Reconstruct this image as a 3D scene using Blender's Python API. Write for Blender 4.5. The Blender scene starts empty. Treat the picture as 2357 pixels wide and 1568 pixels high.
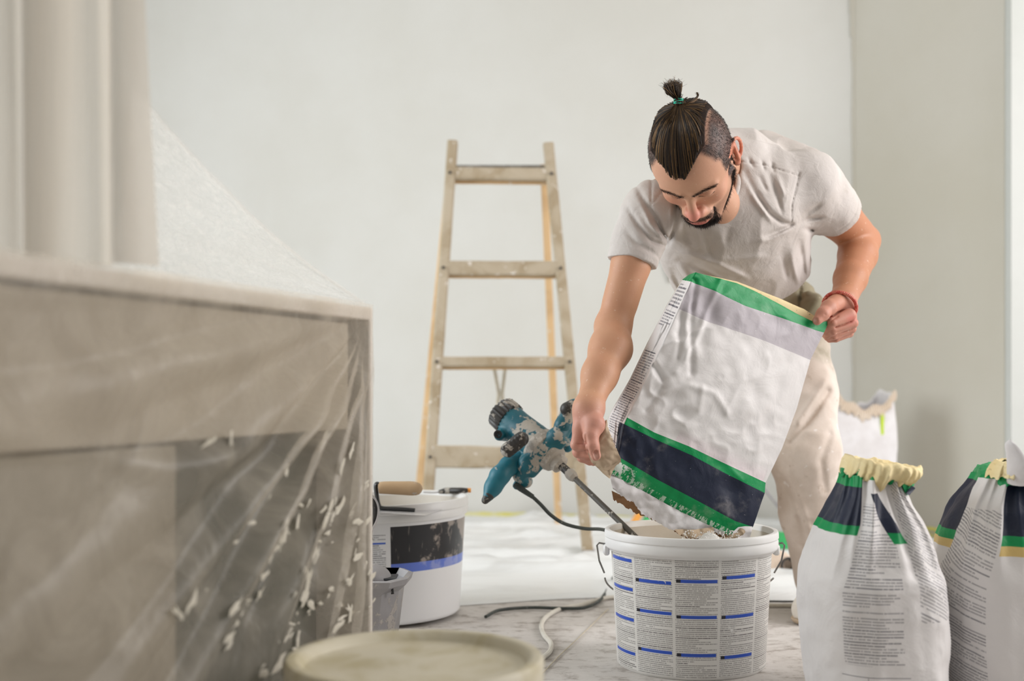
import bpy, math, random
import numpy as np
from mathutils import Vector, Matrix, Euler
random.seed(7); rng = np.random.default_rng(7)
PI = math.pi
SC = bpy.context.scene
COL = SC.collection

# ---------------------------------------------------------------- camera, world, lights, exposure
F, CX, HY, ZC = 2712.0, 1178.5, 894.0, 0.56      # focal length in pixels of 2357, principal column, horizon row, camera height
cam_d = bpy.data.cameras.new('camera'); cam = bpy.data.objects.new('camera', cam_d); COL.objects.link(cam)
cam.location = (0, 0, ZC); cam.rotation_euler = (PI/2, 0, 0)
cam_d.sensor_width = 36; cam_d.lens = F*36/2357; cam_d.shift_y = (HY-784)/2357
cam_d.clip_start = .05
cam_d.dof.use_dof = True; cam_d.dof.focus_distance = 2.36; cam_d.dof.aperture_fstop = 2.2
SC.camera = cam
w = bpy.data.worlds.new('world'); SC.world = w; w.use_nodes = True
w.node_tree.nodes['Background'].inputs[0].default_value = (.93, .96, 1, 1)
w.node_tree.nodes['Background'].inputs[1].default_value = .30
def area(name, loc, aim, sx, sy, power, col):
    l = bpy.data.lights.new(name, 'AREA'); l.shape = 'RECTANGLE'; l.size = sx; l.size_y = sy; l.energy = power; l.color = col
    o = bpy.data.objects.new(name, l); COL.objects.link(o); o.location = loc
    o.rotation_euler = (Vector(aim)-Vector(loc)).to_track_quat('-Z', 'Y').to_euler()
area('window_daylight_left', (-2.8, 2.6, 1.45), (0.3, 2.9, .6), 2.0, 2.0, 92, (.93, .97, 1))
area('window_daylight_right', (2.75, 2.1, 1.6), (0.4, 2.6, .8), 1.7, 1.7, 80, (1, .96, .95))
area('fill_light_behind', (-1.6, -2.3, 1.9), (0.3, 2.4, .8), 2.4, 1.8, 8, (.97, .98, 1))  # added weak fill from behind the camera, no known window there
vs = SC.view_settings; vs.view_transform = 'Standard'; vs.look = 'None'; vs.gamma = 1; vs.use_curve_mapping = False
vs.exposure = -0.16

# ---------------------------------------------------------------- helpers
def P(px, py, Y):                      # point in the room seen at (px, py) of the photograph at distance Y
    return np.array([(px-CX)/F*Y, Y, ZC+(HY-py)/F*Y])
def proj(p):                           # room points -> photograph pixels
    return CX+F*p[..., 0]/p[..., 1], HY-F*(p[..., 2]-ZC)/p[..., 1]
def prop(o, label=None, cat=None, group=None, kind=None):
    if label: o['label'] = label
    if cat: o['category'] = cat
    if group: o['group'] = group
    if kind: o['kind'] = kind
    return o
def thing(name, label, cat, loc=(0, 0, 0), group=None):
    o = bpy.data.objects.new(name, None); COL.objects.link(o); o.location = loc; o.empty_display_size = .05
    return prop(o, label, cat, group)
def link(name, me, mat=None, parent=None):
    o = bpy.data.objects.new(name, me); COL.objects.link(o)
    if mat: me.materials.append(mat)
    if parent:
        o.parent = parent
        m = Matrix.Identity(4); q = parent
        loc = Vector((0, 0, 0))
        while q: loc += q.location; q = q.parent
        o.location = -loc
    return o
def mesh(name, V, Fc, smooth=True, uv=None, col=None):
    """V (n,3); Fc list of faces or (m,k) array; uv per vertex (n,2); col per vertex (n,3)"""
    me = bpy.data.meshes.new(name)
    V = np.asarray(V, np.float32)
    if isinstance(Fc, np.ndarray):
        m, k = Fc.shape
        me.vertices.add(len(V)); me.vertices.foreach_set('co', V.ravel())
        me.loops.add(m*k); me.loops.foreach_set('vertex_index', Fc.astype(np.int32).ravel())
        me.polygons.add(m); me.polygons.foreach_set('loop_start', np.arange(0, m*k, k, dtype=np.int32))
        me.update(calc_edges=True)
    else:
        me.from_pydata(V.tolist(), [], Fc)
    me.validate()
    if smooth: me.polygons.foreach_set('use_smooth', np.ones(len(me.polygons), bool))
    if uv is not None:
        l = me.uv_layers.new(name='UVMap'); idx = np.empty(len(me.loops), np.int32); me.loops.foreach_get('vertex_index', idx)
        l.data.foreach_set('uv', np.asarray(uv, np.float32)[idx].ravel())
    if col is not None:
        a = me.color_attributes.new('Col', 'FLOAT_COLOR', 'POINT')
        c = np.ones((len(V), 4), np.float32); c[:, :3] = col; a.data.foreach_set('color', c.ravel())
    me.update()
    return me
def grid_faces(nr, nc, closed=False):
    i, j = np.meshgrid(np.arange(nr-1), np.arange(nc if closed else nc-1), indexing='ij'); i = i.ravel(); j = j.ravel(); j2 = (j+1) % nc
    return np.stack([i*nc+j, i*nc+j2, (i+1)*nc+j2, (i+1)*nc+j], 1)
class MB:                              # collects shapes of ONE mesh
    def __init__(s): s.V = []; s.F = []; s.n = 0
    def add(s, V, Fc):
        V = np.asarray(V, float); s.V.append(V); s.F += [tuple(int(a)+s.n for a in f) for f in Fc]; s.n += len(V); return s
    def box(s, c, size, R=None, bev=0):
        h = np.array(size)/2.; b = min(bev, h.min()*.9)
        pts = []
        for sx in (-1, 1):
            for sy in (-1, 1):
                for sz in (-1, 1):
                    q = np.array([sx, sy, sz])
                    if b > 0:
                        for ax in range(3):
                            e = h-b; e2 = e.copy(); e2[ax] = h[ax]; pts.append(q*e2)
                    else: pts.append(q*h)
        pts = np.array(pts)
        import bmesh
        bm = bmesh.new(); vs_ = [bm.verts.new(p) for p in pts]
        bmesh.ops.convex_hull(bm, input=vs_); bmesh.ops.dissolve_limit(bm, angle_limit=.02, verts=bm.verts[:], edges=bm.edges[:])
        bm.verts.index_update(); V = np.array([v.co[:] for v in bm.verts]); Fc = [[v.index for v in f.verts] for f in bm.faces]; bm.free()
        if R is not None: V = V@np.array(R).T
        return s.add(V+np.array(c), Fc)
    def tube(s, pts, r, n=10, cap=True, sq=None):
        pts = np.asarray(pts, float); m = len(pts); r = np.full(m, r) if np.isscalar(r) else np.asarray(r, float)
        T = np.gradient(pts, axis=0); T /= np.linalg.norm(T, axis=1)[:, None]+1e-12
        u = np.cross(T[0], [0, 0, 1.]);
        if np.linalg.norm(u) < .1: u = np.cross(T[0], [1., 0, 0])
        rings = []
        th = np.arange(n)/n*2*PI
        for i in range(m):
            u = u-T[i]*(u@T[i]); u /= np.linalg.norm(u); v = np.cross(T[i], u)
            rings.append(pts[i]+r[i]*(np.cos(th)[:, None]*u*(sq[0] if sq else 1)+np.sin(th)[:, None]*v*(sq[1] if sq else 1)))
        Fc = grid_faces(m, n, True).tolist()
        if cap: Fc += [list(range(n))[::-1], list(range((m-1)*n, m*n))]
        return s.add(np.concatenate(rings), Fc)
    def lathe(s, prof, c, n=48, axis=None, close=False):
        th = np.arange(n)/n*2*PI; V = []
        for r, z in prof: V.append(np.stack([r*np.cos(th), r*np.sin(th), np.full(n, z)], 1))
        V = np.concatenate(V)
        if axis is not None: V = V@np.array(Vector(axis).to_track_quat('Z', 'Y').to_matrix()).T
        m = len(prof); Fc = grid_faces(m, n, True).tolist()
        if close: Fc += [list(range(n))[::-1], list(range((m-1)*n, m*n))]
        return s.add(V+np.array(c), Fc)
    def build(s, name, mat, parent=None, smooth=True, sharp=True):
        me = mesh(name, np.concatenate(s.V), s.F, smooth)
        if smooth and sharp:
            me.set_sharp_from_angle(angle=math.radians(38))
        return link(name, me, mat, parent)
def catmull(pts, n):
    pts = np.asarray(pts, float); p = np.vstack([2*pts[0]-pts[1], pts, 2*pts[-1]-pts[-2]]); out = []
    t = np.linspace(0, len(pts)-1, n); i = np.minimum(t.astype(int), len(pts)-2); f = (t-i)[:, None]
    a, b, c, d = p[i], p[i+1], p[i+2], p[i+3]
    return .5*((2*b)+(c-a)*f+(2*a-5*b+4*c-d)*f**2+(3*b-a-3*c+d)*f**3)
def vnoise(p, freq, seed=0, octs=3):   # numpy value noise, -1..1
    r = np.random.default_rng(seed); out = np.zeros(len(p)); amp = 1.; tot = 0
    for o in range(octs):
        L = r.random((32, 32, 32))*2-1; q = p*freq*(2**o)+r.random(3)*31; i = np.floor(q).astype(int); f = q-i; f = f*f*(3-2*f)
        x0, y0, z0 = (i[:, 0] % 32, i[:, 1] % 32, i[:, 2] % 32); x1, y1, z1 = (x0+1) % 32, (y0+1) % 32, (z0+1) % 32
        fx, fy, fz = f.T
        c = lambda a, b, t: a+(b-a)*t
        out += amp*c(c(c(L[x0, y0, z0], L[x1, y0, z0], fx), c(L[x0, y1, z0], L[x1, y1, z0], fx), fy), c(c(L[x0, y0, z1], L[x1, y0, z1], fx), c(L[x0, y1, z1], L[x1, y1, z1], fx), fy), fz)
        tot += amp; amp *= .5
    return out/tot

# ---- signed distance sculpting -> one continuous mesh
class Field:
    def __init__(s, lo, hi, res):
        s.lo = np.array(lo, float); s.res = res
        s.n = np.ceil((np.array(hi)-s.lo)/res).astype(int)+1
        s.ax = [s.lo[i]+np.arange(s.n[i])*res for i in range(3)]
        s.D = np.full(s.n, .05, np.float32)
    def sl(s, lo, hi):
        a = np.clip(np.floor((np.array(lo)-s.lo)/s.res).astype(int), 0, s.n); b = np.clip(np.ceil((np.array(hi)-s.lo)/s.res).astype(int)+1, 0, s.n)
        return tuple(slice(x, y) for x, y in zip(a, b))
    def g(s, sl):
        return np.stack(np.broadcast_arrays(s.ax[0][sl[0]][:, None, None], s.ax[1][sl[1]][None, :, None], s.ax[2][sl[2]][None, None, :]), -1)
    def op(s, f, lo, hi, k=.01, op='u', m=.03):
        sl = s.sl(np.array(lo)-m, np.array(hi)+m)
        if any(q.stop <= q.start for q in sl): return
        d = f(s.g(sl)); D = s.D[sl]
        if op == 'u':
            h = np.clip(.5+.5*(D-d)/k, 0, 1); s.D[sl] = D*(1-h)+d*h-k*h*(1-h)
        elif op == 's':
            h = np.clip(.5-.5*(D+d)/k, 0, 1); s.D[sl] = D*(1-h)-d*h+k*h*(1-h)
        elif op == 'i': s.D[sl] = np.maximum(D, d)
    def cone(s, a, b, ra, rb, k=.01, op='u'):
        a = np.array(a, float); b = np.array(b, float); ab = b-a; L = ab@ab+1e-12; R = max(ra, rb)
        def f(p):
            t = np.clip(((p-a)@ab)/L, 0, 1); return np.linalg.norm(p-a-t[..., None]*ab, axis=-1)-(ra+(rb-ra)*t)
        s.op(f, np.minimum(a, b)-R, np.maximum(a, b)+R, k, op)
    def chain(s, pts, rs, k=.01, op='u'):
        for i in range(len(pts)-1): s.cone(pts[i], pts[i+1], rs[i], rs[i+1], k, op)
    def ell(s, c, r, R=None, k=.01, op='u'):
        c = np.array(c, float); r = np.array(r, float); R = np.eye(3) if R is None else np.array(R); mx = np.sqrt(((R*r)**2).sum(1))
        def f(p):
            q = (p-c)@R; k0 = np.linalg.norm(q/r, axis=-1); k1 = np.linalg.norm(q/(r*r), axis=-1)+1e-9; return k0*(k0-1)/k1
        s.op(f, c-mx, c+mx, k, op)
    def cut(s, c, n, lo=None, hi=None):     # keep the side n points away from
        c = np.array(c, float); n = np.array(n, float); n /= np.linalg.norm(n)
        s.op(lambda p: (p-c)@n, s.lo if lo is None else lo, s.lo+s.n*s.res if hi is None else hi, .001, 'i', 0)
    def displace(s, fn, band=.012):
        idx = np.nonzero(np.abs(s.D) < band); p = np.stack([s.ax[i][idx[i]] for i in range(3)], 1); s.D[idx] -= fn(p).astype(np.float32)
    def polygonize(s):
        D = s.D.astype(np.float64); D[D == 0] = 1e-9; neg = D < 0; nx, ny, nz = D.shape; N = (nx-1, ny-1, nz-1)
        cnt = np.zeros(N, np.int16)
        for a in (0, 1):
            for b in (0, 1):
                for c in (0, 1): cnt += neg[a:nx-1+a, b:ny-1+b, c:nz-1+c]
        act = (cnt > 0) & (cnt < 8); ids = np.full(N, -1, np.int64); cells = np.argwhere(act); ids[act] = np.arange(len(cells))
        acc = np.zeros((len(cells), 3)); num = np.zeros(len(cells)); i, j, k = cells.T
        for ax in range(3):
            o1, o2 = [q for q in range(3) if q != ax]
            for a in (0, 1):
                for b in (0, 1):
                    s0 = [i, j, k]; s0[o1] = s0[o1]+a; s0[o2] = s0[o2]+b; s1 = list(s0); s1[ax] = s1[ax]+1
                    d0 = D[tuple(s0)]; d1 = D[tuple(s1)]; m = (d0 < 0) != (d1 < 0); t = np.where(m, d0/(d0-d1+1e-30), 0)
                    v = np.zeros((len(cells), 3)); v[:, o1] = a; v[:, o2] = b; v[:, ax] = t
                    acc += v*m[:, None]; num += m
        V = (cells+acc/num[:, None])*s.res+s.lo
        Q = []
        for ax in range(3):
            o1, o2 = (ax+1) % 3, (ax+2) % 3
            sl0 = [slice(None)]*3; sl1 = [slice(None)]*3; sl0[ax] = slice(0, -1); sl1[ax] = slice(1, None)
            m = neg[tuple(sl0)] != neg[tuple(sl1)]; e = np.argwhere(m)
            e = e[(e[:, o1] > 0) & (e[:, o2] > 0) & (e[:, o1] < D.shape[o1]-1) & (e[:, o2] < D.shape[o2]-1)]
            fl = neg[tuple(e.T)]
            c = []
            for a, b in ((-1, -1), (0, -1), (0, 0), (-1, 0)):
                q = e.copy(); q[:, o1] += a; q[:, o2] += b; c.append(ids[tuple(q.T)])
            q = np.stack(c, 1); q[~fl] = q[~fl][:, ::-1]; Q.append(q)
        return V, np.concatenate(Q)
def smooth_mesh(V, Q, it=1, lam=.5):
    for _ in range(it):
        acc = np.zeros_like(V); n = np.zeros(len(V))
        for a in range(4):
            b = (a+1) % 4
            for x, y in ((a, b), (b, a)):
                for d in range(3): acc[:, d] += np.bincount(Q[:, x], V[Q[:, y], d], len(V))
                n += np.bincount(Q[:, x], minlength=len(V))
        V = V+lam*(acc/np.maximum(n, 1)[:, None]-V)
    return V
def seg2(px, py, pts):                # distance in pixels to a polyline
    d = np.full(px.shape, 1e9)
    for (ax, ay), (bx, by) in zip(pts[:-1], pts[1:]):
        t = np.clip(((px-ax)*(bx-ax)+(py-ay)*(by-ay))/((bx-ax)**2+(by-ay)**2), 0, 1)
        d = np.minimum(d, np.hypot(px-ax-t*(bx-ax), py-ay-t*(by-ay)))
    return d

def segt(px, py, pts):
    best = np.full(px.shape, 1e9); tb = np.zeros(px.shape); L = [math.hypot(b[0]-a[0], b[1]-a[1]) for a, b in zip(pts[:-1], pts[1:])]; T = sum(L); acc = 0
    for (ax_, ay_), (bx_, by_), l in zip(pts[:-1], pts[1:], L):
        t = np.clip(((px-ax_)*(bx_-ax_)+(py-ay_)*(by_-ay_))/l**2, 0, 1); d = np.hypot(px-ax_-t*(bx_-ax_), py-ay_-t*(by_-ay_)); m = d < best
        best = np.where(m, d, best); tb = np.where(m, (acc+t*l)/T, tb); acc += l
    return best, tb

# ---- node expressions
class X:
    nt = None
    def __init__(s, v): s.v = v
    def _m(s, op, *o):
        n = X.nt.nodes.new('ShaderNodeMath'); n.operation = op
        for i, q in enumerate((s,)+o):
            q = q.v if isinstance(q, X) else q
            if isinstance(q, (int, float)): n.inputs[i].default_value = q
            else: X.nt.links.new(q, n.inputs[i])
        return X(n.outputs[0])
    def __add__(s, o): return s._m('ADD', o)
    __radd__ = __add__
    def __rmul__(s, o): return s._m('MULTIPLY', o)
    def __rsub__(s, o): return X(o)._m('SUBTRACT', s) if not isinstance(o, X) else o-s
    def __sub__(s, o): return s._m('SUBTRACT', o)
    def __mul__(s, o): return s._m('MULTIPLY', o)
    def __truediv__(s, o): return s._m('DIVIDE', o)
    def gt(s, o): return s._m('GREATER_THAN', o)
    def lt(s, o): return s._m('LESS_THAN', o)
    def floor(s): return s._m('FLOOR')
    def fract(s): return s._m('FRACT')
    def abs(s): return s._m('ABSOLUTE')
    def max(s, o): return s._m('MAXIMUM', o)
    def min(s, o): return s._m('MINIMUM', o)
    def sin(s): return s._m('SINE')
    def inv(s): return X(1.0)._m('SUBTRACT', s)
    def between(s, a, b): return s.gt(a)*s.lt(b)
    def ramp(s, a, b):
        n = X.nt.nodes.new('ShaderNodeMapRange'); n.inputs['From Min'].default_value = a; n.inputs['From Max'].default_value = b; n.interpolation_type = 'SMOOTHSTEP'
        X.nt.links.new(s.v, n.inputs['Value']); return X(n.outputs[0])
def vec(x, y, z=0.):
    n = X.nt.nodes.new('ShaderNodeCombineXYZ')
    for i, q in enumerate((x, y, z)):
        q = q.v if isinstance(q, X) else q
        if isinstance(q, (int, float)): n.inputs[i].default_value = q
        else: X.nt.links.new(q, n.inputs[i])
    return n.outputs[0]
def noise(v, scale=1., detail=2., rough=.5, dist=0.):
    n = X.nt.nodes.new('ShaderNodeTexNoise'); n.inputs['Scale'].default_value = scale; n.inputs['Detail'].default_value = detail; n.inputs['Roughness'].default_value = rough; n.inputs['Distortion'].default_value = dist
    if v is not None: X.nt.links.new(v, n.inputs['Vector'])
    return X(n.outputs[0])
def wnoise(v):
    n = X.nt.nodes.new('ShaderNodeTexWhiteNoise'); n.noise_dimensions = '2D'; X.nt.links.new(v, n.inputs['Vector']); return X(n.outputs[0])
def mixc(f, a, b):
    n = X.nt.nodes.new('ShaderNodeMix'); n.data_type = 'RGBA'
    fi, ai, bi = n.inputs[0], n.inputs[6], n.inputs[7]
    for q, i in ((f, fi), (a, ai), (b, bi)):
        q = q.v if isinstance(q, X) else q
        if isinstance(q, (int, float)): i.default_value = q
        elif isinstance(q, tuple): i.default_value = (*q, 1)
        else: X.nt.links.new(q, i)
    return n.outputs[2]
def s2l(r, g, b):
    return tuple(((c/255)/12.92 if c/255 <= .04045 else ((c/255+.055)/1.055)**2.4) for c in (r, g, b))
def material(name, fn=None, col=(.8, .8, .8), rough=.6, metal=0., spec=.5, bump=None, sub=0., trans=0., coat=0.):
    m = bpy.data.materials.new(name); m.use_nodes = True; nt = m.node_tree; X.nt = nt; b = nt.nodes['Principled BSDF']
    b.inputs['Base Color'].default_value = (*col, 1); b.inputs['Roughness'].default_value = rough; b.inputs['Metallic'].default_value = metal
    b.inputs['Specular IOR Level'].default_value = spec
    if sub: b.inputs['Subsurface Weight'].default_value = sub; b.inputs['Subsurface Radius'].default_value = (.012, .005, .003); b.inputs['Subsurface Scale'].default_value = 1.
    if coat: b.inputs['Coat Weight'].default_value = coat
    if fn:
        r = fn()
        if not isinstance(r, dict): r = {'c': r}
        if 'c' in r: nt.links.new(r['c'], b.inputs['Base Color'])
        if 'r' in r: nt.links.new(r['r'].v, b.inputs['Roughness'])
        if 'b' in r:
            bp = nt.nodes.new('ShaderNodeBump'); bp.inputs['Strength'].default_value = r.get('bs', .4); bp.inputs['Distance'].default_value = r.get('bd', .002)
            nt.links.new(r['b'].v, bp.inputs['Height']); nt.links.new(bp.outputs[0], b.inputs['Normal'])
    return m
def obj_co():
    n = X.nt.nodes.new('ShaderNodeNewGeometry'); return n.outputs['Position']
def scaled(v, sx, sy, sz):
    n = X.nt.nodes.new('ShaderNodeVectorMath'); n.operation = 'MULTIPLY'; X.nt.links.new(v, n.inputs[0]); n.inputs[1].default_value = (sx, sy, sz); return n.outputs[0]
def sepxyz(v):
    n = X.nt.nodes.new('ShaderNodeSeparateXYZ'); X.nt.links.new(v, n.inputs[0]); return [X(o) for o in n.outputs]
def uvs():
    n = X.nt.nodes.new('ShaderNodeUVMap'); n.uv_map = 'UVMap'; a = sepxyz(n.outputs[0]); return a[0], a[1]
def attr():
    n = X.nt.nodes.new('ShaderNodeVertexColor'); n.layer_name = 'Col'; return n.outputs[0]
def textlines(u, v, pitch=.0042, width=.1, u0=0., fine=620., blank=.12, seed=0.):
    """rows of small illegible print; u0..u0+width is the column"""
    q = v/pitch; row = q.floor(); fr = q-row
    band = fr.between(.22, .72)
    word = noise(vec(u*fine, row*17.3+seed), 1., 1.5).ramp(.36, .44)
    bold = wnoise(vec(row, 3.+seed)).gt(.88)
    length = wnoise(vec(row, 9.+seed))*2.6+.25
    uu = (u-u0)/width
    inside = uu.gt(0.)*uu.lt(1.)*uu.lt(length)*wnoise(vec(row, 21.+seed)).gt(blank)
    return band*inside*(word*.75+bold*.35).min(1.)

# ---------------------------------------------------------------- materials
def stained(c1, c2, scale=3., c3=None, rough=.7, bs=.15, bscale=60., thr=(.35, .7), name='m', metal=0., dist=0., bd=.002, spec=.4):
    def fn():
        p = obj_co(); c = mixc(noise(p, scale, 5., .6, dist).ramp(*thr), c1, c2)
        if c3: c = mixc(noise(p, scale*6, 4., .6).ramp(.62, .70), c, c3)
        return {'c': c, 'b': noise(p, bscale, 4.), 'bs': bs, 'bd': bd}
    return material(name, fn, rough=rough, metal=metal, spec=spec)
M = {}
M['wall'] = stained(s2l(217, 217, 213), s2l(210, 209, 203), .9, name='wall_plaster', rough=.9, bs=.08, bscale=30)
M['wall_dark'] = stained(s2l(203, 200, 190), s2l(197, 193, 180), .9, name='wall_plaster_shaded', rough=.9, bs=.08, bscale=30)  # plaster in a darker tone, dimmer ambient light put into the colour
M['ceiling'] = stained(s2l(232, 230, 224), s2l(228, 225, 218), .9, name='ceiling_paint', rough=.9)
M['trim'] = stained(s2l(204, 207, 204), s2l(198, 201, 197), 2., name='trim_paint', rough=.6)
def floor_fn():
    p = obj_co(); n1 = noise(p, 2.2, 6., .65, .4); n2 = noise(scaled(p, 16, 24, 1), 1., 6., .72, .2); n3 = noise(p, 55., 4., .7)
    c = mixc(n1.ramp(.35, .65), s2l(198, 193, 188), s2l(216, 212, 208)); c = mixc(n2.ramp(.47, .68)*.8, c, s2l(146, 137, 129)); c = mixc(n3.ramp(.62, .78)*.7, c, s2l(232, 229, 224)); c = mixc(n3.ramp(.40, .28)*.6, c, s2l(140, 131, 122))
    return {'c': c, 'b': n2+n3*.3, 'bs': .35, 'bd': .004}
M['floor'] = material('dusty_floor', floor_fn, rough=.85)
def sheetfn():
    p = obj_co(); n1 = noise(scaled(p, 3, 9, 1), 1., 4., .6, 1.); n2 = noise(p, 40., 3.)
    return {'c': mixc(n1.ramp(.5, .75)*.5, s2l(230, 232, 232), s2l(196, 196, 194)), 'b': noise(scaled(p, 6, 16, 1), 1., 5., .6, 1.5), 'bs': .5, 'bd': .01}
M['dust_sheet'] = material('white_plastic_floor_sheet', sheetfn, rough=.35, spec=.6)
M['tape'] = stained(s2l(226, 220, 120), s2l(233, 230, 180), 12., name='yellow_masking_tape', rough=.7, thr=(.4, .6))
M['wood_dirty'] = stained(s2l(184, 171, 150), s2l(160, 143, 116), 7., s2l(226, 220, 212), name='paint_splashed_wood', dist=1., bscale=90)
M['wood_raw'] = stained(s2l(226, 192, 146), s2l(207, 172, 128), 5., s2l(226, 214, 196), name='raw_pine_wood', dist=1.)
M['rope'] = stained(s2l(205, 196, 176), s2l(190, 180, 160), 20., name='pale_rope')
M['steel'] = stained(s2l(150, 148, 145), s2l(120, 118, 116), 30., name='wire_steel', rough=.4, metal=.8)
M['plastic_white'] = stained(s2l(236, 236, 236), s2l(228, 227, 224), 4., name='white_bucket_plastic', rough=.38, bs=.04, spec=.5)
M['bucket_inner'] = stained(s2l(214, 208, 198), s2l(205, 197, 185), 6., name='bucket_inside_dusty', rough=.7)
M['powder'] = stained(s2l(236, 234, 230), s2l(224, 219, 212), 20., name='plaster_powder', rough=1., bs=.5, bscale=120)
M['black_plastic'] = stained(s2l(40, 40, 42), s2l(58, 56, 55), 20., s2l(150, 145, 138), name='black_plastic_dusty', rough=.5)
M['black_cable'] = stained(s2l(52, 58, 56), s2l(72, 78, 74), 20., s2l(130, 130, 124), name='black_cable', rough=.55)
M['white_cable'] = stained(s2l(224, 220, 210), s2l(205, 200, 188), 15., name='white_cable', rough=.5)
def spatter(base, base2, sp1, name, amt=.56, rough=.45, scale=26., metal=0.):
    def fn():
        p = obj_co(); n = noise(p, scale, 6., .62, .3); m = noise(p, scale*4.5, 3., .6)
        a = (n+m*.25-.125).ramp(amt, amt+.05)
        return {'c': mixc(a, mixc(noise(p, 12., 3.).ramp(.3, .7), base, base2), mixc(m, sp1, tuple(c*.72 for c in sp1))), 'b': a*1.+m*.1, 'bs': .6, 'bd': .0015, 'r': a*.35+rough}
    return material(name, fn, rough=rough, metal=metal)
M['teal'] = spatter(s2l(10, 84, 100), s2l(20, 102, 116), s2l(190, 184, 174), 'teal_plastic_splashed', .505)
M['teal_clean'] = spatter(s2l(10, 92, 112), s2l(22, 108, 126), s2l(185, 190, 186), 'teal_plastic', .60)
M['grip_black'] = spatter(s2l(38, 36, 35), s2l(58, 56, 54), s2l(182, 176, 166), 'black_rubber_splashed', .53)
M['gear_grey'] = spatter(s2l(150, 142, 132), s2l(170, 164, 155), s2l(205, 198, 188), 'cast_grey_metal_dusty', .5, .5)
M['shaft'] = spatter(s2l(76, 74, 70), s2l(92, 90, 85), s2l(205, 202, 196), 'mixer_shaft_splashed', .585, .45, 60.)
M['handle_wood'] = spatter(s2l(206, 176, 140), s2l(190, 160, 124), s2l(224, 216, 208), 'trowel_handle_wood', .60, .55, 22.)
M['black_metal'] = spatter(s2l(34, 36, 38), s2l(46, 48, 50), s2l(160, 158, 152), 'black_painted_metal', .66, .35)
M['blade'] = stained(s2l(206, 204, 206), s2l(190, 188, 190), 8., name='steel_blade', rough=.3, metal=.6)
M['grey_plastic'] = spatter(s2l(150, 148, 150), s2l(164, 162, 164), s2l(196, 190, 184), 'grey_plastic_dusty', .56, .5)
M['grey_dark'] = stained(s2l(64, 66, 70), s2l(84, 86, 92), 8., name='dark_grey_plastic', rough=.5)
M['kraft'] = stained(s2l(194, 174, 150), s2l(176, 154, 128), 14., name='kraft_paper', rough=.85, bs=.5, bscale=45., bd=.003)
M['kraft_pale'] = stained(s2l(218, 204, 188), s2l(206, 188, 168), 14., name='pale_kraft_paper', rough=.85)
M['kraft_dark'] = stained(s2l(150, 112, 78), s2l(128, 94, 64), 14., name='kraft_paper_inside', rough=.85, bs=.4)
M['cream'] = stained(s2l(238, 222, 176), s2l(228, 206, 150), 12., name='cream_paper', rough=.75, bs=.5, bscale=30., bd=.004)
M['paper_torn'] = stained(s2l(232, 230, 232), s2l(218, 214, 214), 10., name='torn_white_paper', rough=.8, bs=.6, bscale=34., bd=.004)
M['splash'] = stained(s2l(206, 200, 186), s2l(190, 184, 168), 30., name='dried_plaster_drops', rough=.9)
M['lime'] = stained(s2l(196, 222, 40), s2l(180, 210, 30), 10., name='lime_print')
M['orange'] = stained(s2l(242, 170, 80), s2l(236, 150, 60), 10., name='orange_plastic', rough=.5)
M['green_pl'] = stained(s2l(70, 186, 110), s2l(56, 170, 96), 10., name='green_plastic', rough=.5)
M['blue_pl'] = stained(s2l(80, 120, 200), s2l(70, 110, 190), 10., name='blue_plastic', rough=.5)
M['shoe'] = stained(s2l(226, 206, 188), s2l(196, 178, 160), 14., name='dusty_suede')
M['shoe_white'] = stained(s2l(230, 224, 214), s2l(212, 204, 192), 14., name='dusty_white_shoe')
M['lid_white'] = stained(s2l(204, 197, 176), s2l(184, 174, 142), 11., name='stained_tub_lid', rough=.5, thr=(.42, .66), dist=.8, bs=.2, bscale=14)
def skin_fn():
    p = obj_co(); n = noise(p, 26., 4., .6); n2 = noise(p, 300., 2.)
    c = mixc(n.ramp(.35, .7)*.14, attr(), s2l(190, 120, 96)); c = mixc(noise(p, 160., 2.).ramp(.70, .74)*.5, c, s2l(226, 200, 182))
    return {'c': c, 'b': n2+noise(p, 90., 3.)*.8, 'bs': .18, 'bd': .0012}
M['skin'] = material('skin', skin_fn, rough=.5, spec=.4, sub=.06)
def hair_fn():
    c = attr(); p = obj_co()
    return {'c': c}
M['hair_base'] = material('hair_mass', hair_fn, rough=.85, spec=.1)
M['hair'] = material('dark_brown_hair', hair_fn, rough=.5, spec=.3)
def cloth(name, c1, c2, dirt, amt):
    def fn():
        p = obj_co(); n = noise(p, 5., 5., .6); f = noise(p, 420., 2.)
        c = mixc(n.ramp(.35, .7), c1, c2); c = mixc(noise(p, 17., 5., .65).ramp(amt, amt+.14)*.6, c, dirt)
        return {'c': c, 'b': noise(p, 30., 5., .55, .8)*.8+f*.1, 'bs': .6, 'bd': .006}
    return material(name, fn, rough=.9, spec=.2)
M['shirt'] = cloth('grey_white_jersey', s2l(208, 202, 198), s2l(200, 192, 186), s2l(186, 178, 170), .60)
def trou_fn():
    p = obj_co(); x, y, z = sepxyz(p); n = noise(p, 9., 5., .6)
    dust = (z*-7.+5.15+(n-.5)*2.2).ramp(0., 1.)  # plaster dust pales the legs; shade at the waist is mixed into the olive
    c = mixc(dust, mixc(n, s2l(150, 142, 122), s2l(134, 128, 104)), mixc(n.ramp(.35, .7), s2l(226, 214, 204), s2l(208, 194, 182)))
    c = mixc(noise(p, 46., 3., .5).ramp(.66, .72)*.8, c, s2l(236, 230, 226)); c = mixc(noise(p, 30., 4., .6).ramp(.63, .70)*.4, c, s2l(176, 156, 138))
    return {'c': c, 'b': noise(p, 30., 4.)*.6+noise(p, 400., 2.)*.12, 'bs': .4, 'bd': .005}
M['trousers'] = material('dusty_work_trousers', trou_fn, rough=.92, spec=.2)
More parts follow.
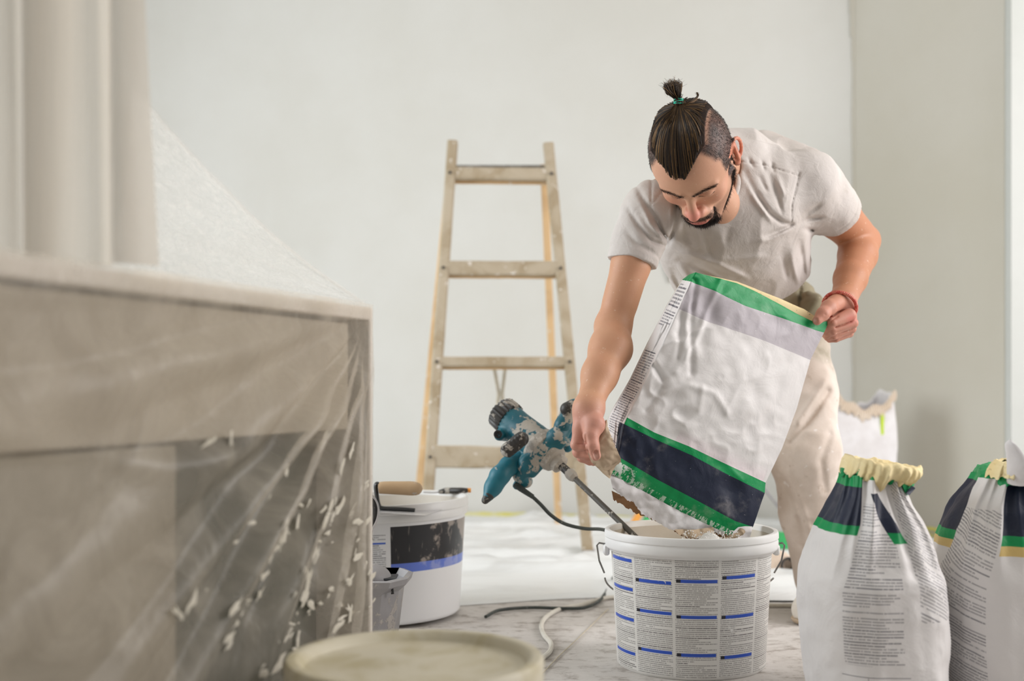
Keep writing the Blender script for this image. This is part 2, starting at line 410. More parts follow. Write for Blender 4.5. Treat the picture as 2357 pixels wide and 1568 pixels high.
M['bracelet'] = stained(s2l(196, 74, 62), s2l(216, 130, 110), 150., s2l(236, 220, 200), name='red_beads', rough=.5, thr=(.45, .6))
M['tie'] = stained(s2l(60, 200, 170), s2l(40, 178, 150), 60., name='turquoise_elastic', rough=.5)
GREEN = s2l(0, 142, 78); NAVY = s2l(26, 34, 56); PAPER = s2l(226, 223, 222); INK = s2l(70, 70, 84)
GREY_BAND = s2l(190, 184, 190)
def crumple():
    p = obj_co(); a = noise(p, 16., 6., .55, 1.2); b = noise(p, 60., 3., .5, .6); return a+b*.25

# ---------------------------------------------------------------- the room
def quadgrid(name, pts, mat, parent=None, kind=None, label=None):
    me = mesh(name, pts, [[0, 1, 2, 3]], False); o = link(name, me, mat, parent)
    if kind: o['kind'] = kind
    return o
def slab(name, lo, hi, mat, kind='structure', parent=None):
    lo = np.array(lo, float); hi = np.array(hi, float); o = MB().box((lo+hi)/2, hi-lo).build(name, mat, parent, smooth=False)
    if kind: o['kind'] = kind
    return o
slab('floor', (-3.1, -2.7, -.1), (3.1, 6.3, 0), M['floor'])
def plan_wall(name, poly, z0, z1, mat):
    n = len(poly); V = [(x, y, z0) for x, y in poly]+[(x, y, z1) for x, y in poly]
    o = link(name, mesh(name, V, [list(range(n))[::-1], list(range(n, 2*n))]+[(i, (i+1) % n, (i+1) % n+n, i+n) for i in range(n)], False), mat); o['kind'] = 'structure'; return o
WB = lambda x: 5.043-.26*x                       # the back wall runs slightly towards the camera on the right
XA, YA = 1.36, 4.69; XB, YB = 1.703, 4.073       # the angled wall on the right from its corner to the door frame
WR = lambda x: YA-1.8*(x-XA)
plan_wall('wall_back', [(-3.1, WB(-3.1)), (XA, YA), (XA+.06, YA+.25), (-3.1, WB(-3.1)+.25)], 0, 2.8, M['wall'])
slab('ceiling', (-3.1, -2.7, 2.8), (3.1, 6.3, 2.9), M['ceiling'])
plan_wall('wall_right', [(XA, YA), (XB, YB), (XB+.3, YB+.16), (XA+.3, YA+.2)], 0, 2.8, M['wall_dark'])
bead = MB()                                                 # plaster corner bead, slightly uneven edge
for k in range(30):
    z0 = k*.0933; dx = .004+.004*random.random()+(.010 if 21 <= k <= 22 else 0)
    bead.box((XA-dx/2+.002, YA-.004, z0+.0466), (dx+.004, .01, .0932))
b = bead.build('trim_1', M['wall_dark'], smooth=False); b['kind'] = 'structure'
slab('door_1', (XB+.002, YB-.05, 0), (XB+.14, YB+.1, 2.79), M['trim'])
slab('wall_beside_door', (XB+.142, YB, 0), (3.1, YB+.2, 2.8), M['wall'])
def wall_with_opening(name, x0, x1, y0, y1, a, b_, z0, z1, mat):
    m = MB()
    for lo, hi in (((x0, y0, 0), (x1, a, 2.8)), ((x0, b_, 0), (x1, y1, 2.8)), ((x0, a, 0), (x1, b_, z0)), ((x0, a, z1), (x1, b_, 2.8))):
        lo = np.array(lo); hi = np.array(hi); m.box((lo+hi)/2, hi-lo)
    o = m.build(name, mat, smooth=False); o['kind'] = 'structure'
wall_with_opening('wall_left', -3.1, -2.9, -2.6, 5.79, 1.6, 3.6, .45, 2.45, M['wall'])
wall_with_opening('wall_window_side', 2.9, 3.1, -2.6, 4.07, 1.2, 3.0, .6, 2.45, M['wall'])
# yellow masking tape strips along the bottom of the walls
def strip(name, x0, x1, wy, z0, z1, mat, label, seed):
    n = 60; r = np.random.default_rng(seed); xs = np.linspace(x0, x1, n); y = np.array([wy(x) for x in xs])-.003
    t = z1+r.normal(0, .0018, n); bt = z0+r.normal(0, .0018, n)
    V = np.concatenate([np.stack([xs, y+dy, zz_], 1) for dy in (0, .0015) for zz_ in (bt, t)])
    Fc = [(i, i+1, n+i+1, n+i) for i in range(n-1)]+[(n+i, n+i+1, 3*n+i+1, 3*n+i) for i in range(n-1)]
    return prop(link(name, mesh(name, V, Fc, False), mat), label, 'tape')
strip('masking_tape', -1.3, XA-.005, WB, .001, .028, M['tape'], 'yellow masking tape along the bottom of the back wall behind the ladder', 1)
strip('masking_tape', XA+.012, XB-.01, WR, .006, .024, M['tape'], 'lower yellow tape strip on the wall behind the two closed paper sacks', 2)
strip('masking_tape', XA+.012, XB-.01, WR, .034, .047, M['tape'], 'upper thin yellow tape strip on the wall behind the two closed paper sacks', 3)

# white plastic dust sheet on the back half of the floor
nx_, ny_ = 220, 150
gx, gy = np.meshgrid(np.linspace(-1.6, 1.8, nx_), np.linspace(0, 1, ny_), indexing='xy')
front = 3.02+.10*np.sin(gx*2.1+.6)+.03*np.sin(gx*7.)
yy = front+(np.minimum(WB(gx), WR(gx))-.05-front)*gy
pp = np.stack([gx.ravel(), yy.ravel(), np.zeros(gx.size)], 1)
q = pp*np.array([1.2, 4.2, 1]); h = .5*vnoise(q, 1.5, 5, 3)+.5
ridge = 1-np.abs(vnoise(pp*np.array([.7, 3.0, 1])+3, 1.6, 9, 3))*2.6
pp[:, 2] = .004+.016*h+.034*np.clip(ridge, 0, 1)**3
for (a, b_, am) in (((-.3, 3.62), (.9, 3.48), .02), ((-.2, 4.15), (.6, 4.3), .018), ((.3, 3.86), (1.3, 3.75), .016)):
    pp[:, 2] += am*np.exp(-(seg2(pp[:, 0], pp[:, 1], [a, b_])/.035)**2)
pp[:, 2] *= np.clip((yy.ravel()-front.ravel())/.03+.15, 0, 1)
o = link('dust_sheet', mesh('dust_sheet', pp, grid_faces(ny_, nx_)), M['dust_sheet'])
prop(o, 'crumpled white plastic dust sheet spread over the back half of the floor', 'dust sheet')

# ---------------------------------------------------------------- ladder
lad = thing('stepladder', 'old wooden A frame stepladder splashed with plaster, standing by the back wall', 'ladder', (float(P(1163, 1290, 4.1)[0]), 4.1, 0))
def board(a, b, w, d, mat, name, parent, side=(0, 1, 0), w2=None):
    a = np.array(a, float); b = np.array(b, float); t = b-a; L = np.linalg.norm(t); t /= L; s_ = np.array(side, float); s_ -= t*(s_@t); s_ /= np.linalg.norm(s_); u = np.cross(t, s_)
    n = 14; rr = np.random.default_rng(int(abs(a[0]*1e4))+int(L*991)); V = []
    for i in range(n):
        c = a+t*L*i/(n-1); ww = (w+( (w2 or w)-w)*i/(n-1))*(1+rr.normal(0, .018)); dd = d*(1+rr.normal(0, .018)); e = .18*min(ww, dd)
        for x, y in ((ww/2-e, dd/2), (ww/2, dd/2-e), (ww/2, -dd/2+e), (ww/2-e, -dd/2), (-ww/2+e, -dd/2), (-ww/2, -dd/2+e), (-ww/2, dd/2-e), (-ww/2+e, dd/2)): V.append(c+u*x+s_*y)
    Fc = grid_faces(n, 8, True).tolist()+[list(range(8))[::-1], list(range((n-1)*8, n*8))]
    return link(name, mesh(name, V, Fc, False), mat, parent)
fl0 = P(975, 1293, 3.79); fl0[2] = .001; fr0 = P(1355, 1295, 3.79); fr0[2] = .001
flt = P(1042, 328, 4.08); frt = P(1262, 333, 4.08)
board(fl0, flt, .036, .045, M['wood_dirty'], 'front_rail', lad); board(fr0, frt, .036, .045, M['wood_dirty'], 'front_rail', lad)
rl0 = P(955, 1225, 4.62); rl0[2] = .001; rr0 = P(1286, 1225, 4.62); rr0[2] = .001
rlt = P(1038, 372, 4.14); rrt = P(1252, 380, 4.14)
board(rl0, rlt, .026, .04, M['wood_raw'], 'rear_rail', lad); board(rr0, rrt, .026, .04, M['wood_raw'], 'rear_rail', lad)
for (ly, ry, th) in ((401, 403, 30), (617, 618, 34), (833, 833, 24), (1052, 1055, 50)):
    def on(p0, p1, py):                      # where the rail passes the row py
        ts = np.linspace(0, 1, 400); pts = p0+(p1-p0)*ts[:, None]; return pts[np.argmin(abs(proj(pts)[1]-py))]
    a = on(fl0, flt, ly); c = on(fr0, frt, ry); a = a+[0.012, -.006, 0]; c = c+[-.012, -.006, 0]
    board(a, c, th/F*3.9, .03, M['wood_dirty'], 'rung', lad)
    board(a+[0, .035, -.014], c+[0, .035, -.014], th/F*2.7, .016, M['wood_raw'], 'rung_backing', lad)
    for e in (a+[-.012, -.02, 0], c+[.012, -.02, 0]):
        MB().tube([e, e+[0, -.006, 0]], .005, 8).build('bolt', M['black_metal'], lad)
a = on(rl0, rlt, 1045); c = on(rr0, rrt, 1045); board(a, c, .055, .02, M['wood_raw'], 'rear_brace', lad)
MB().tube([P(1038, 385, 4.12), P(1256, 385, 4.12)], .008, 8).build('hinge_rod', M['steel'], lad)
for xa, xb in ((1137, 1148), (1163, 1156)):
    MB().tube([P(xa, 845, 3.98), P(xb, 905, 4.1), P((xa+xb)/2, 960, 4.3)], .006, 8).build('rope', M['rope'], lad)
for e in (fr0, rr0, fl0, rl0): MB().box(e+[0, 0, .02], (.042, .05, .04), bev=.003).build('foot_cap', M['grey_plastic'], lad, smooth=False)

# ---------------------------------------------------------------- covered cabinet in the foreground (left)
Yc = 2.0; cnr = P(858, 708, Yc); far = np.array([cnr[0], Yc, 0.]); ztop = cnr[2]
near = P(0, 592, 1.2); near[2] = 0; dirn = near-far; dirn[2] = 0; Lc = 1.45; dirn /= np.linalg.norm(dirn)
nrm = np.array([-dirn[1], dirn[0], 0]); nrm = nrm if nrm[0] < 0 and nrm[1] > 0 else -nrm      # points away from the camera, into the cabinet
if nrm[1] < 0: nrm = -nrm
cab = thing('cabinet', 'pale cabinet with open lower shelf hidden under clear plastic sheeting, left foreground', 'cabinet', tuple(far))
def cbox(s0, s1, d0, d1, z0, z1, mat, name, bev=.002):
    m = MB(); R_ = np.stack([dirn, nrm, [0, 0, 1]], 1); c = far+dirn*(s0+s1)/2+nrm*(d0+d1)/2+np.array([0, 0, (z0+z1)/2])
    return m.box(c, (s1-s0, d1-d0, z1-z0), R_, bev).build(name, mat, cab, smooth=False)
M['cab_white'] = stained(s2l(228, 222, 214), s2l(222, 214, 204), 3., name='cabinet_board', rough=.5)
M['cab_beige'] = stained(s2l(176, 166, 148), s2l(168, 158, 142), 3., name='cabinet_drawer_front', rough=.5)
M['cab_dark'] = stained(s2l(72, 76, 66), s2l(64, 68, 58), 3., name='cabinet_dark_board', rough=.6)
M['cab_door'] = stained(s2l(150, 142, 126), s2l(140, 133, 118), 3., name='cabinet_door_board', rough=.5)
cbox(0, Lc, 0, .55, ztop-.022, ztop, M['cab_white'], 'top_board')
cbox(0, .012, 0, .55, 0, ztop-.022, M['cab_white'], 'side_panel')
cbox(Lc-.02, Lc, 0, .55, 0, ztop-.022, M['cab_white'], 'side_panel')
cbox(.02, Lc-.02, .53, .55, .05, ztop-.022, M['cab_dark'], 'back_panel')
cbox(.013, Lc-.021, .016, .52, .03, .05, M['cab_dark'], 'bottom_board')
cbox(.062, Lc-.021, .014, .03, ztop-.205, ztop-.030, M['cab_beige'], 'drawer_front')
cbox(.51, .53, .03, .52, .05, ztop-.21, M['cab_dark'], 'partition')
dr = cbox(.535, .85, .012, .03, .05, ztop-.21, M['cab_door'], 'door_panel')
cbox(.852, Lc-.021, .012, .03, .05, ztop-.21, M['cab_door'], 'door_panel')
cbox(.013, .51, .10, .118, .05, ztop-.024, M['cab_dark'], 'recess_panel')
# plastic film
def film(name, alpha, tint, rough=.32, sc=4., st=(14, 3)):
    m = bpy.data.materials.new(name); m.use_nodes = True; nt = m.node_tree; X.nt = nt; b = nt.nodes['Principled BSDF']; out = nt.nodes['Material Output']
    b.inputs['Base Color'].default_value = (*tint, 1); b.inputs['Roughness'].default_value = rough; b.inputs['Specular IOR Level'].default_value = .6
    tl = nt.nodes.new('ShaderNodeBsdfTranslucent'); tl.inputs[0].default_value = (*tint, 1)
    a1 = nt.nodes.new('ShaderNodeMixShader'); a1.inputs[0].default_value = .45; nt.links.new(b.outputs[0], a1.inputs[1]); nt.links.new(tl.outputs[0], a1.inputs[2])
    tr = nt.nodes.new('ShaderNodeBsdfTransparent'); mx = nt.nodes.new('ShaderNodeMixShader')
    u, v = uvs(); n = noise(vec(u*st[0], v*st[1]), 1., 5., .6, 1.)
    f = n.ramp(.35, .75)*alpha[1]+alpha[0]; nt.links.new(f.v, mx.inputs[0]); nt.links.new(tr.outputs[0], mx.inputs[1]); nt.links.new(a1.outputs[0], mx.inputs[2]); nt.links.new(mx.outputs[0], out.inputs[0])
    bp = nt.nodes.new('ShaderNodeBump'); bp.inputs['Strength'].default_value = .5; bp.inputs['Distance'].default_value = .01; nt.links.new(n.v, bp.inputs['Height']); nt.links.new(bp.outputs[0], b.inputs['Normal'])
    return m
M['film'] = film('clear_plastic_film', (.34, .34), s2l(216, 207, 192), st=(9, 5))
M['film_top'] = film('speckled_plastic_film', (.16, .36), s2l(236, 232, 226), st=(30, 30))
M['curtain'] = film('hanging_plastic_film', (.52, .46), s2l(214, 205, 192), .4, st=(11, .5))
# front drape over the cabinet face
ns, nz = 230, 150
S, Z = np.meshgrid(np.linspace(0.006, Lc, ns), np.linspace(0, 1, nz), indexing='xy'); S = S.ravel(); Z = Z.ravel()
zz = ztop+.004-Z*(ztop-.01)
dist = np.hypot(S-.0, Z*.7)
ang = np.arctan2(Z*.7+1e-4, S+1e-3)
fan = np.sin(ang*34+1.2*np.sin(ang*9))*np.clip(dist*.05, 0, .017)*np.clip(1.25-S*.8, 0, 1)
sag = .012*np.sin(S*5.2+.5)*np.sin(np.clip(Z*3.1, 0, PI))
swag = .010*np.exp(-((Z-(.16+.18*np.sin(np.clip(S/1.1, 0, 1)*PI)))/.03)**2)
off = .003+.011*np.clip(S*9, 0, 1)+np.clip(fan+.012*vnoise(np.stack([S*3, Z*3, S*0], 1), 1.6, 4, 3)+sag+swag, -.008, .05)*np.clip(Z*6, .15, 1)*np.clip(S*9, .12, 1)
pts = far[None]+dirn*S[:, None]-nrm*off[:, None]; pts[:, 2] = zz
o = link('plastic_sheet', mesh('plastic_sheet', pts, grid_faces(nz, ns), True, np.stack([S, Z], 1)), M['film'])
prop(o, 'clear plastic sheet with fanned creases draped over the front of the pale cabinet', 'plastic sheet')
sp = MB(); rs = np.random.default_rng(3)
def on_sheet(s_, zf):
    i = np.argmin((S-s_)**2+(Z-zf)**2); return pts[i]-nrm*.006
for k in range(120):
    s_ = abs(rs.normal(.24, .13))+.012; zf = np.clip(rs.normal(.62, .14), .3, .95); c = on_sheet(s_, zf); L_ = rs.uniform(.002, .011); an = rs.normal(.5, .5)
    n_ = 9; th = np.arange(n_)/n_*2*PI; rr_ = (1+rs.normal(0, .38, n_)); x = np.cos(th)*L_*1.5*rr_; y = np.sin(th)*L_*.5*rr_
    X_ = x*math.cos(an)-y*math.sin(an); Y_ = x*math.sin(an)+y*math.cos(an)
    ring = c+dirn*X_[:, None]*-1+np.array([0, 0, 1])*Y_[:, None]; V = np.vstack([ring, [c-nrm*.0018]]); sp.add(V, [(i, (i+1) % n_, n_) for i in range(n_)])
q = sp.build('plaster_splash', M['splash'], o, sharp=False); q['kind'] = 'stuff'
# slanting speckled sheet from the curtain down to the cabinet corner
A = P(305, 205, 1.62); B = P(840, 700, 2.0); C = P(250, 660, 1.45); C[2] = ztop+.02
n1, n2 = 90, 60; V = []; U = []
for i in range(n1):
    t = i/(n1-1); top = A+(B-A)*t; top[2] -= .05*math.sin(t*PI)*.5; bot = C+(B-C)*t; bot[2] = ztop+.006
    for j in range(n2):
        s_ = j/(n2-1); p = top+(bot-top)*s_; p[1] += .02*math.sin(s_*PI)+.004*math.sin(s_*23+t*5); V.append(p); U.append((t, s_))
V = np.array(V); V += np.array([0, 1, .3])*(.012*vnoise(V, 14, 8, 3))[:, None]*np.clip(1-np.array(U)[:, :1]**6, 0, 1)
me = mesh('plastic_sheet', V, grid_faces(n1, n2), True, np.array(U)); o = link('plastic_sheet', me, M['film_top'])
prop(o, 'speckled clear plastic sheet slanting from the hanging curtain down to the cabinet corner', 'plastic sheet')
edge = MB().tube(V[::n2], .0025, 8); edge.build('rolled_edge', M['film_top'], o)
# hanging curtain
n1, n2 = 260, 60; V = []; U = []
for j in range(n2):
    z = ztop+.008+(2.78-ztop-.008)*(j/(n2-1))**1.2; f = (z-ztop)/2
    for i in range(n1):
        t = i/(n1-1); x = -1.25+t*(.826-.010*math.sin(f*5))
        if j == 0: pass
        amp = .028*(.5+.5*min(1, .5+f)); y = 1.30+.10*t+amp*math.sin(x*62+.8*math.sin(z*2.))+.4*amp*math.sin(x*131+z)
        x2 = x+.012*math.cos(x*62)-.012*f*math.sin(x*9); V.append((x2, y, z)); U.append((x, z))
V = np.array(V)
o = link('plastic_curtain', mesh('plastic_curtain', V, grid_faces(n2, n1), True, np.array(U)), M['curtain'])
prop(o, 'milky plastic curtain hanging in vertical folds onto the covered cabinet', 'curtain')

# ---------------------------------------------------------------- buckets
def lathe_uv(name, prof, c, n, mat, parent, tilt=None, uvr=None):
    th = np.arange(n+1)/n*2*PI-PI/2-PI          # seam at the back
    V = []; U = []
    for r, z in prof:
        V.append(np.stack([r*np.cos(th), r*np.sin(th), np.full(n+1, z)], 1)); U.append(np.stack([th+PI/2, np.full(n+1, z)], 1))
    V = np.concatenate(V); U = np.concatenate(U)
    if tilt is not None: V = V@np.array(tilt).T
    return link(name, mesh(name, V+np.array(c), grid_faces(len(prof), n+1), True, U), mat, parent)
def label_fn():
    u, v = uvs(); uu = u*.160
    q = (u-.2)/.556; ci = q.floor(); cf = q-ci                       # columns of print
    t = textlines(cf*.089, v, .0037, .083, .003, 640., .07, 2.) if False else None
    row = ((v+ci*.0013)/.0038); r0 = row.floor(); fr = row-r0
    word = noise(vec(uu*640., r0*17.3+ci*31.), 1., 1.5).ramp(.36, .46)
    ln = wnoise(vec(r0, ci*7.+1.))*2.6+.3
    bold = wnoise(vec(r0, ci*5.+3.)).gt(.9)
    txt = fr.between(.2, .72)*cf.between(.03, .965)*cf.lt(ln)*(word*.6+bold*.3)
    top = (v-.2445+u.abs()*.0).lt(0.)
    zone = v.lt(.2320)*v.gt(.006)*u.between(-1.47, 1.9)
    txt = txt*zone
    sep = cf.lt(.018).max(cf.gt(.985))*0.
    blue = None; blk = None
    for a0, a1, zs in ((-1.9, -.912, (.222, .165, .105, .038)), (-.912, -.356, (.187, .128, .052)), (-.356, .2, (.192, .123, .0495)), (.2, .756, (.1985, .1225, .0445))):
        for z in zs:
            m = v.between(z-.0032, z+.0032)*u.between(a0+.03, a1-.03); k = v.between(z-.0032, z+.0032)*u.between(a0+.03, a0+.085)
            blue = m if blue is None else blue.max(m); blk = k if blk is None else blk.max(k)
    blue = blue*zone
    wt = noise(vec(uu*900., v*900.), 1., 1.).ramp(.55, .6)*u.sin().abs()*0.
    p = obj_co(); worn = noise(p, 26., 5., .6).ramp(.66, .69)
    c = mixc(txt*worn.inv(), s2l(226, 224, 220), s2l(96, 92, 92)); c = mixc(blue*worn.inv(), c, s2l(44, 84, 190)); c = mixc(blk*blue, c, s2l(28, 28, 40))
    c = mixc(worn*.5, c, s2l(232, 231, 229))
    return {'c': c, 'b': noise(p, 30., 3.), 'bs': .04}
M['label_text'] = material('bucket_print', label_fn, rough=.32)
bc = np.array([P(1590, 1222, 2.40)[0], 2.40, 0.]); HB = .272
bk = thing('bucket', 'white plaster bucket printed with columns of small text, under the pouring sack', 'bucket', tuple(bc))
lathe_uv('wall', [(.146, .0), (.1495, .004)]+[(.1495+.0125*t, .004+.236*t) for t in np.linspace(.02, 1, 12)], bc, 128, M['label_text'], bk)
MB().lathe([(.001, .004), (.140, .004), (.1455, .008), (.160, .262), (.163, .266)], bc, 96).build('inside', M['bucket_inner'], bk)
MB().lathe([(.1622, .232), (.167, .233), (.1685, .236), (.1725, .238), (.1745, .242), (.1745, .2545), (.1735, .2565), (.1735, .2585), (.1752, .2605), (.1750, .269), (.1735, .2735), (.170, .2745), (.165, .2735), (.1625, .2700), (.1605, .262)], bc, 128).build('rim', M['plastic_white'], bk)
def handle_wire(c, R0, z0, name, parent, sag, ang0, mat):
    m = MB(); pts_ = []
    for s_ in (-1, 1):
        e = c+np.array([s_*(R0+.002), -.0, z0]); m.tube([e, e+[s_*.014, 0, .001], e+[s_*.0185, -.003, -.004], e+[s_*.013, -.03, -.05], e+[s_*.004, -.05, -.072]], .0021, 8)
    n = 40; th = np.linspace(-PI+.30, -.30, n); arc = np.stack([c[0]+np.cos(th)*(R0+.004), c[1]+np.sin(th)*(R0+.0), np.full(n, 0)], 1)
    return m.build(name, mat, parent)
# wire bail: ears at the sides, wire hanging down behind the bucket
m = MB()
for s_ in (-1, 1):
    e = bc+np.array([s_*.1745, .0, .243])
    m.tube([e, e+[s_*.012, 0, .002], e+[s_*.0165, 0, -.003], e+[s_*.0115, .006, -.035], e+[s_*.0, .02, -.062]], .0019, 8)
th = np.linspace(0.13, PI-.13, 40); arc = np.stack([bc[0]+.1745*np.cos(th), bc[1]+.171*np.sin(th), .181-.09*np.sin(th)], 1); m.tube(arc, .0019, 8)
m.build('bail_wire', M['steel'], bk)
for s_ in (-1, 1): MB().box(bc+np.array([s_*.1725, 0, .232]), (.012, .03, .022), bev=.003).build('handle_lug', M['plastic_white'], bk)
# powder in the bucket
rr_, th_ = np.meshgrid(np.linspace(0, 1, 90), np.arange(160)/160*2*PI, indexing='ij'); rr_ = rr_.ravel(); th_ = th_.ravel()
V = np.stack([bc[0]+rr_*.150*np.cos(th_), bc[1]+rr_*.150*np.sin(th_), np.full(len(rr_), .16)], 1)
dm = np.hypot(V[:, 0]-(bc[0]+.035), V[:, 1]-(bc[1]-.035)); V[:, 2] += .108*np.exp(-(dm/.062)**2)+.012*vnoise(V, 40, 3, 4)*(rr_ < .99)
o = link('plaster_powder', mesh('plaster_powder', V, grid_faces(90, 160, True)), M['powder']); prop(o, 'white plaster powder heaped inside the text printed bucket', 'powder', kind='stuff')

# second bucket, white with black and blue label
b2 = np.array([P(880, 1160, 2.92)[0], 2.92, 0.]); R2, Hh = .222, .282
tl = np.array(Euler((0, math.radians(-1.5), 0)).to_matrix())
b2z = b2+np.array([0, 0, .007])
bk2 = thing('bucket', 'larger white bucket with a black and blue banded label behind the cabinet', 'bucket', tuple(b2))
def lab2():
    u, v = uvs(); p = obj_co(); uu = u*.21
    face = u.between(.225, 1.6)
    black = v.between(.145, .232)*face; blue = v.between(.1235, .145)*face
    wear = (noise(p, 14., 5., .65)+(u-.1)*.16).ramp(.66, .74)
    ws = noise(scaled(p, 90, 90, 20), 1., 3.).ramp(.63, .7)*.35
    c = mixc(black, s2l(232, 232, 233), mixc(wear.max(ws), s2l(36, 36, 40), s2l(150, 140, 132))); c = mixc(blue, c, mixc(wear*.3, s2l(98, 122, 208), s2l(200, 200, 214)))
    t = textlines(uu, v, .0048, .050, -.014, 420., .1, 5.)*v.between(.10, .215)
    c = mixc(t*.75, c, s2l(84, 84, 92)); b1 = v.between(.1925, .1965)*u.between(-.06, .17); c = mixc(b1, c, s2l(70, 104, 200))
    return {'c': c, 'b': noise(p, 20., 3.), 'bs': .05}
M['label_band'] = material('banded_bucket_print', lab2, rough=.35)
lathe_uv('wall', [(.188, 0), (.192, .004)]+[(.192+.020*t, .004+.245*t) for t in np.linspace(.02, 1, 12)], b2z, 128, M['label_band'], bk2, tl)
mm = MB(); mm.lathe([(.001, .006), (.182, .006), (.206, .270)], (0, 0, 0), 96); mm.V = [v@tl.T+b2z for v in mm.V]; mm.build('inside', M['bucket_inner'], bk2)
mm = MB(); mm.lathe([(.2115, .240), (.217, .241), (.2185, .246), (.2185, .257), (.2175, .259), (.220, .262), (.2195, .277), (.217, .2815), (.213, .282), (.208, .279), (.2065, .270)], (0, 0, 0), 128); mm.V = [v@tl.T+b2z for v in mm.V]; mm.build('rim', M['plastic_white'], bk2)
mm = MB(); a = b2z+np.array([-.03, -.216, .235]); mm.tube([a, a+[.022, -.008, -.018], a+[.034, -.006, -.03]], .0018, 6); mm.tube([a, a+[-.03, -.006, -.05], a+[-.05, .0, -.08]], .0018, 6); mm.build('bail_wire', M['steel'], bk2)

# foreground tub with a stained lid
b3 = np.array([P(955, 1500, 1.52)[0], 1.52, 0.]); zt = ZC-(1508-HY)/F*1.52; R3 = .166
tub = thing('tub', 'round pale tub with a smeared raised rim lid, blurred at the bottom edge', 'tub', tuple(b3))
MB().lathe([(.14, .001), (.145, .006), (R3-.008, zt-.03)], b3, 96).build('wall', M['lid_white'], tub)
MB().lathe([(R3-.006, zt-.035), (R3, zt-.03), (R3+.001, zt-.006), (R3-.003, zt), (R3-.012, zt+.001), (R3-.018, zt-.002), (R3-.024, zt-.012), (R3-.03, zt-.014), (.06, zt-.012), (.001, zt-.012)], b3, 128).build('lid', M['lid_white'], tub)

# ---------------------------------------------------------------- trowels on the second bucket, tray
tr = thing('plastering_trowel', 'plastering trowel with round pale wooden handle and black bracket on the bucket rim', 'trowel', tuple(P(920, 1180, 2.72)))
YT = 2.70
MB().tube(catmull([P(872, 1124, YT), P(885, 1123, YT), P(930, 1124, YT), P(955, 1125, YT), P(973, 1126, YT)], 30), np.interp(np.linspace(0, 1, 30), [0, .2, .6, .7, .8, .9, .96, 1], [.0130, .0142, .0165, .0163, .0152, .0125, .008, .001]), 20).build('handle', M['handle_wood'], tr)
MB().tube(catmull([P(874, 1116, YT), P(867, 1114, YT), P(865, 1122, YT), P(868, 1145, YT), P(872, 1163, YT), P(880, 1170, YT), P(918, 1172, YT), P(955, 1175, YT)], 40), .0062, 10, sq=(1.5, .8)).build('bracket', M['black_metal'], tr)
bl = MB(); a = P(850, 1177, 2.66); c = P(978, 1187, 2.62); d = P(1020, 1173, 2.78); e = P(858, 1166, 2.8)
bl.add(np.array([a, c, d, e, a-[0, 0, .0012], c-[0, 0, .0012], d-[0, 0, .0012], e-[0, 0, .0012]]), [(0, 1, 2, 3), (7, 6, 5, 4), (0, 4, 5, 1), (1, 5, 6, 2), (2, 6, 7, 3), (3, 7, 4, 0)]); bl.build('blade', M['blade'], tr, smooth=False)
t2 = thing('paint_scraper', 'scraper with a dark plaster smeared handle resting at the back of the bucket rim', 'scraper', tuple(P(1030, 1132, 3.02)))
MB().tube(catmull([P(1010, 1133, 3.02), P(1030, 1130, 3.02), P(1060, 1130, 3.0), P(1077, 1129, 3.0)], 20), np.interp(np.linspace(0, 1, 20), [0, .3, .7, 1], [.006, .0105, .0105, .007]), 12, sq=(1., .8)).build('handle', M['grip_black'], t2)
MB().tube([P(1076, 1129, 3.0), P(1084, 1129, 3.0)], .006, 10).build('end_cap', M['orange'], t2)
MB().tube(catmull([P(1011, 1133, 3.02), P(995, 1134, 3.03), P(978, 1133, 3.05)], 12), .005, 10, sq=(1.3, .5)).build('shank', M['blade'], t2)
t3 = thing('smoothing_blade', 'curved dark edged trowel blade peeking out beside the cabinet edge', 'trowel', tuple(P(862, 1180, 2.5)))
m = MB(); arc = catmull([P(850, 1140, 2.45), P(864, 1150, 2.45), P(871, 1170, 2.45), P(868, 1195, 2.45), P(856, 1220, 2.45)], 20)
m.tube(arc, .0022, 8); m.build('rim_edge', M['blade'], t3)
MB().tube([P(852, 1216, 2.455), P(846, 1260, 2.455), P(846, 1300, 2.46)*[1, 1, 0]+[0, 0, .05]], .006, 8).build('shank', M['black_plastic'], t3)
arc2 = arc+np.array([-.007, .004, 0]); m = MB(); m.tube(arc2, .0055, 8, sq=(1, 1.2)); m.build('backing', M['black_plastic'], t3)
# grey tool crate, mostly hidden behind the cabinet
tray = thing('tool_crate', 'dusty grey plastic tool crate with a flared rim and a latch, beside the cabinet edge', 'crate', tuple(P(880, 1430, 2.42)*[1, 1, 0]))
Yt = 2.42
def loop(y_, w0, w1, d0, d1): # rectangle ring
    z = ZC-(y_-HY)/F*Yt; return [(w0, d0, z), (w1, d0, z), (w1, d1, z), (w0, d1, z)]
xr = lambda px: (px-CX)/F*Yt
rings = []
for z, wr, dn, inn in ((.025, 897, -.06, 0), (.10, 905, -.09, 0), (.135, 902, -.09, 0), (.165, 912, -.10, 0), (.185, 937, -.125, 0), (.197, 941, -.13, 0), (.199, 930, -.115, 0), (.185, 922, -.105, 0), (.06, 905, -.085, 0)):
    rings.append([(xr(700), Yt+dn*.6, z), (xr(wr)-.03, Yt+dn*.6, z), (xr(wr), Yt+dn*.2, z), (xr(wr)+.004, Yt+.06, z), (xr(wr)-.02, Yt+.11, z), (xr(700), Yt+.11, z)])
V = np.array(rings).reshape(-1, 3); V[:, 2] -= .024; link('crate_body', mesh('crate_body', V, grid_faces(9, 6, True).tolist()+[[0, 1, 2, 3, 4, 5]], False), M['grey_plastic'], tray)
MB().box((xr(925)-.035, Yt-.0, .172), (.05, .06, .004), bev=.001).build('slot_panel', M['grey_dark'], tray, smooth=False)
